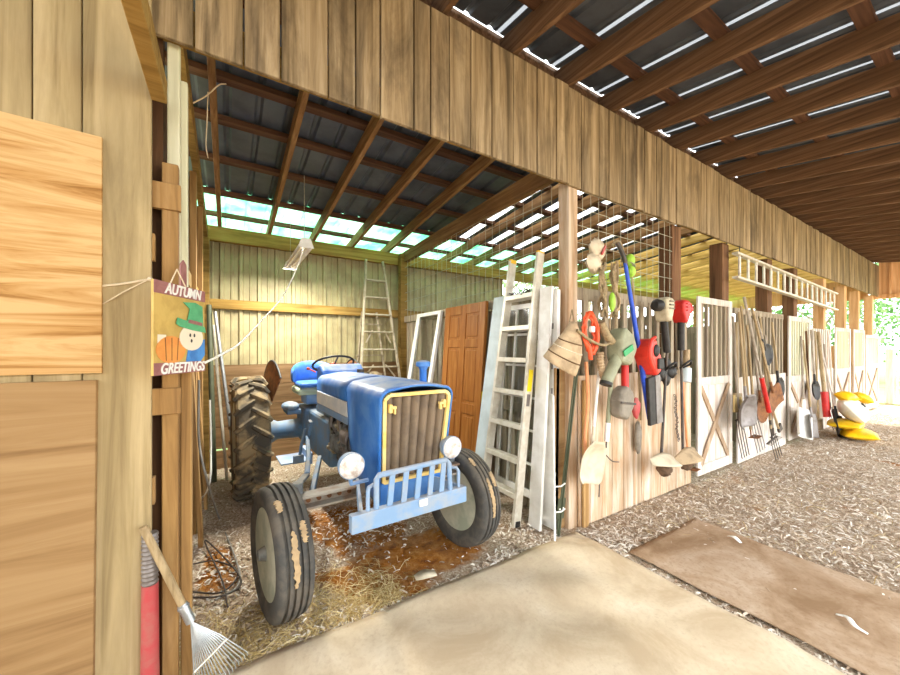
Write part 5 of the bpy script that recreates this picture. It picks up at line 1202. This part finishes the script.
bag('yellow feed sack lying flat on the floor at the bottom of the bag heap', (9.62, 1.62, .09), (.95, .5, .18), 'yellow_bag', .3)
bag('yellow feed sack lying askew on the flat one', (9.45, 1.72, .26), (.85, .46, .16), 'yellow_bag', .1)
bag('white feed sack with dark print lying on the yellow sacks', (9.6, 1.66, .50), (.8, .5, .34), 'white_bag', .2, .9, 'black')
bag('crumpled yellow sack on top of the white printed one', (9.9, 1.6, .70), (.34, .28, .18), 'yellow_bag', .5, .5)
bag('crumpled yellow sack nearest the tools on top of the heap', (9.5, 1.72, .74), (.32, .26, .18), 'yellow_bag', -.3, .4)

# ================================================================== outside
g = px = at_x(890, 390, 16.4)
t = thing('pasture_gate', 'white tubular pasture gate closing the far barn opening', 'gate', (16.4, 1.9, 0))
for k in range(6): mb = MB(); mb.tube([(16.4, 1.95, .25+.22*k), (16.4, -1.6, .25+.22*k)], .02, 8); mb.build('rail', 'white', t, smooth=60)
for y in (1.95, .8, -.4, -1.6): mb = MB(); mb.tube([(16.4, y, .1), (16.4, y, 1.42)], .024, 8); mb.build('upright', 'white', t, smooth=60)
post(16.4, 2.08, .14, .14, 1.6, 'pale post at the hinge side of the pasture gate', 'wood_white', z0=-.1)
def tree(i, x, y, h, r, leaf, label, group=None):
    rnd = random.Random(i); t = thing('tree', label, 'tree', (x, y, 0), 0, group); mb = MB()
    mb.tube([(x, y, -.1), (x+rnd.uniform(-.2, .2), y+rnd.uniform(-.2, .2), h*.35), (x, y, h*.75)], .2, 8, radii=[.22, .16, .06])
    for k in range(6): a = rnd.uniform(0, 2*PI); z = h*rnd.uniform(.3, .6); mb.tube([(x, y, z), (x+math.cos(a)*r*.6, y+math.sin(a)*r*.6, z+h*.2)], .05, 6, radii=[.07, .02])
    mb.build('trunk', 'wood_grey', t)
    vs = []; fs = []; cl = []
    for k in range(26):
        a = rnd.uniform(0, 2*PI); zz = rnd.uniform(-1, 1); q = math.sqrt(1-zz*zz)*rnd.uniform(.5, 1)
        cl.append((Vector((x+math.cos(a)*q*r, y+math.sin(a)*q*r, h*.6+zz*h*.38)), r*rnd.uniform(.25, .5)))
    for k in range(2600):
        c, cr = rnd.choice(cl); d = Vector((rnd.gauss(0, 1), rnd.gauss(0, 1), rnd.gauss(0, 1))).normalized()*cr*rnd.uniform(.4, 1)
        p = c+d; s = rnd.uniform(.10, .22); e = Vector((rnd.gauss(0, 1), rnd.gauss(0, 1), rnd.gauss(0, 1))).normalized(); f = e.cross(Vector((rnd.gauss(0, 1), rnd.gauss(0, 1), rnd.gauss(0, 1)))).normalized()
        o = len(vs); vs += [p-e*s*.5-f*s*.3, p+e*s*.5-f*s*.3, p+e*s*.5+f*s*.3, p-e*s*.5+f*s*.3]; fs.append((o, o+1, o+2, o+3))
    mb = MB(); mb.v = vs; mb.f = fs; mb.build('crown', leaf, t)
i = 0
for x, y, h, r, lf in ((30, 2.6, 9, 3.4, 'leaf_green'), (33, -1.2, 10, 3.6, 'leaf_pale'), (27, 5.8, 8, 3.0, 'leaf_pale'), (40, 1.5, 13, 4.5, 'leaf_deep'), (38, 7, 12, 4, 'leaf_green'), (26, 9.5, 9, 3.4, 'leaf_green'), (45, -4, 13, 5, 'leaf_green')):
    i += 1; tree(i, x, y, h, r, lf, 'leafy green tree beyond the pasture gate at the far opening', 'trees past the barn end')
for x, y, h, r, lf in ((3, 15, 9, 3.6, 'leaf_green'), (8, 17, 10, 4, 'leaf_pale'), (14, 16, 9, 3.8, 'leaf_pale'), (20, 15, 10, 4, 'leaf_green'), (-3, 16, 9, 3.6, 'leaf_pale')):
    i += 1; tree(i, x, y, h, r, lf, 'pale leafy tree behind the barn glimpsed over the stall backs', 'trees behind the barn')

# ================================================================== light
ld = bpy.data.lights.new('shop_fill', 'AREA'); ld.shape = 'RECTANGLE'; ld.size = .12; ld.size_y = 1.1; ld.energy = LAMP; ld.color = (1, .96, .86)  # area light added below the hanging fixture to brighten the bay
lo = bpy.data.objects.new('shop_fill', ld); C.objects.link(lo); lo.location = (lx, 4.6, lz-.037)
w = bpy.data.worlds.new('world'); bpy.context.scene.world = w; w.use_nodes = True
bg = w.node_tree.nodes['Background']; bg.inputs['Color'].default_value = (.93, .97, 1.0, 1); bg.inputs['Strength'].default_value = SKY
sd = bpy.data.lights.new('sun', 'SUN'); sd.energy = SUN; sd.angle = math.radians(2); sd.color = (1, .94, .84)
so = bpy.data.objects.new('sun', sd); C.objects.link(so)
so.rotation_euler = Vector((-.74, .15, -.64)).to_track_quat('-Z', 'Y').to_euler()
sc = bpy.context.scene
sc.view_settings.view_transform = 'Standard'; sc.view_settings.look = 'None'; sc.view_settings.gamma = 1; sc.view_settings.use_curve_mapping = False
sc.view_settings.exposure = EXPO
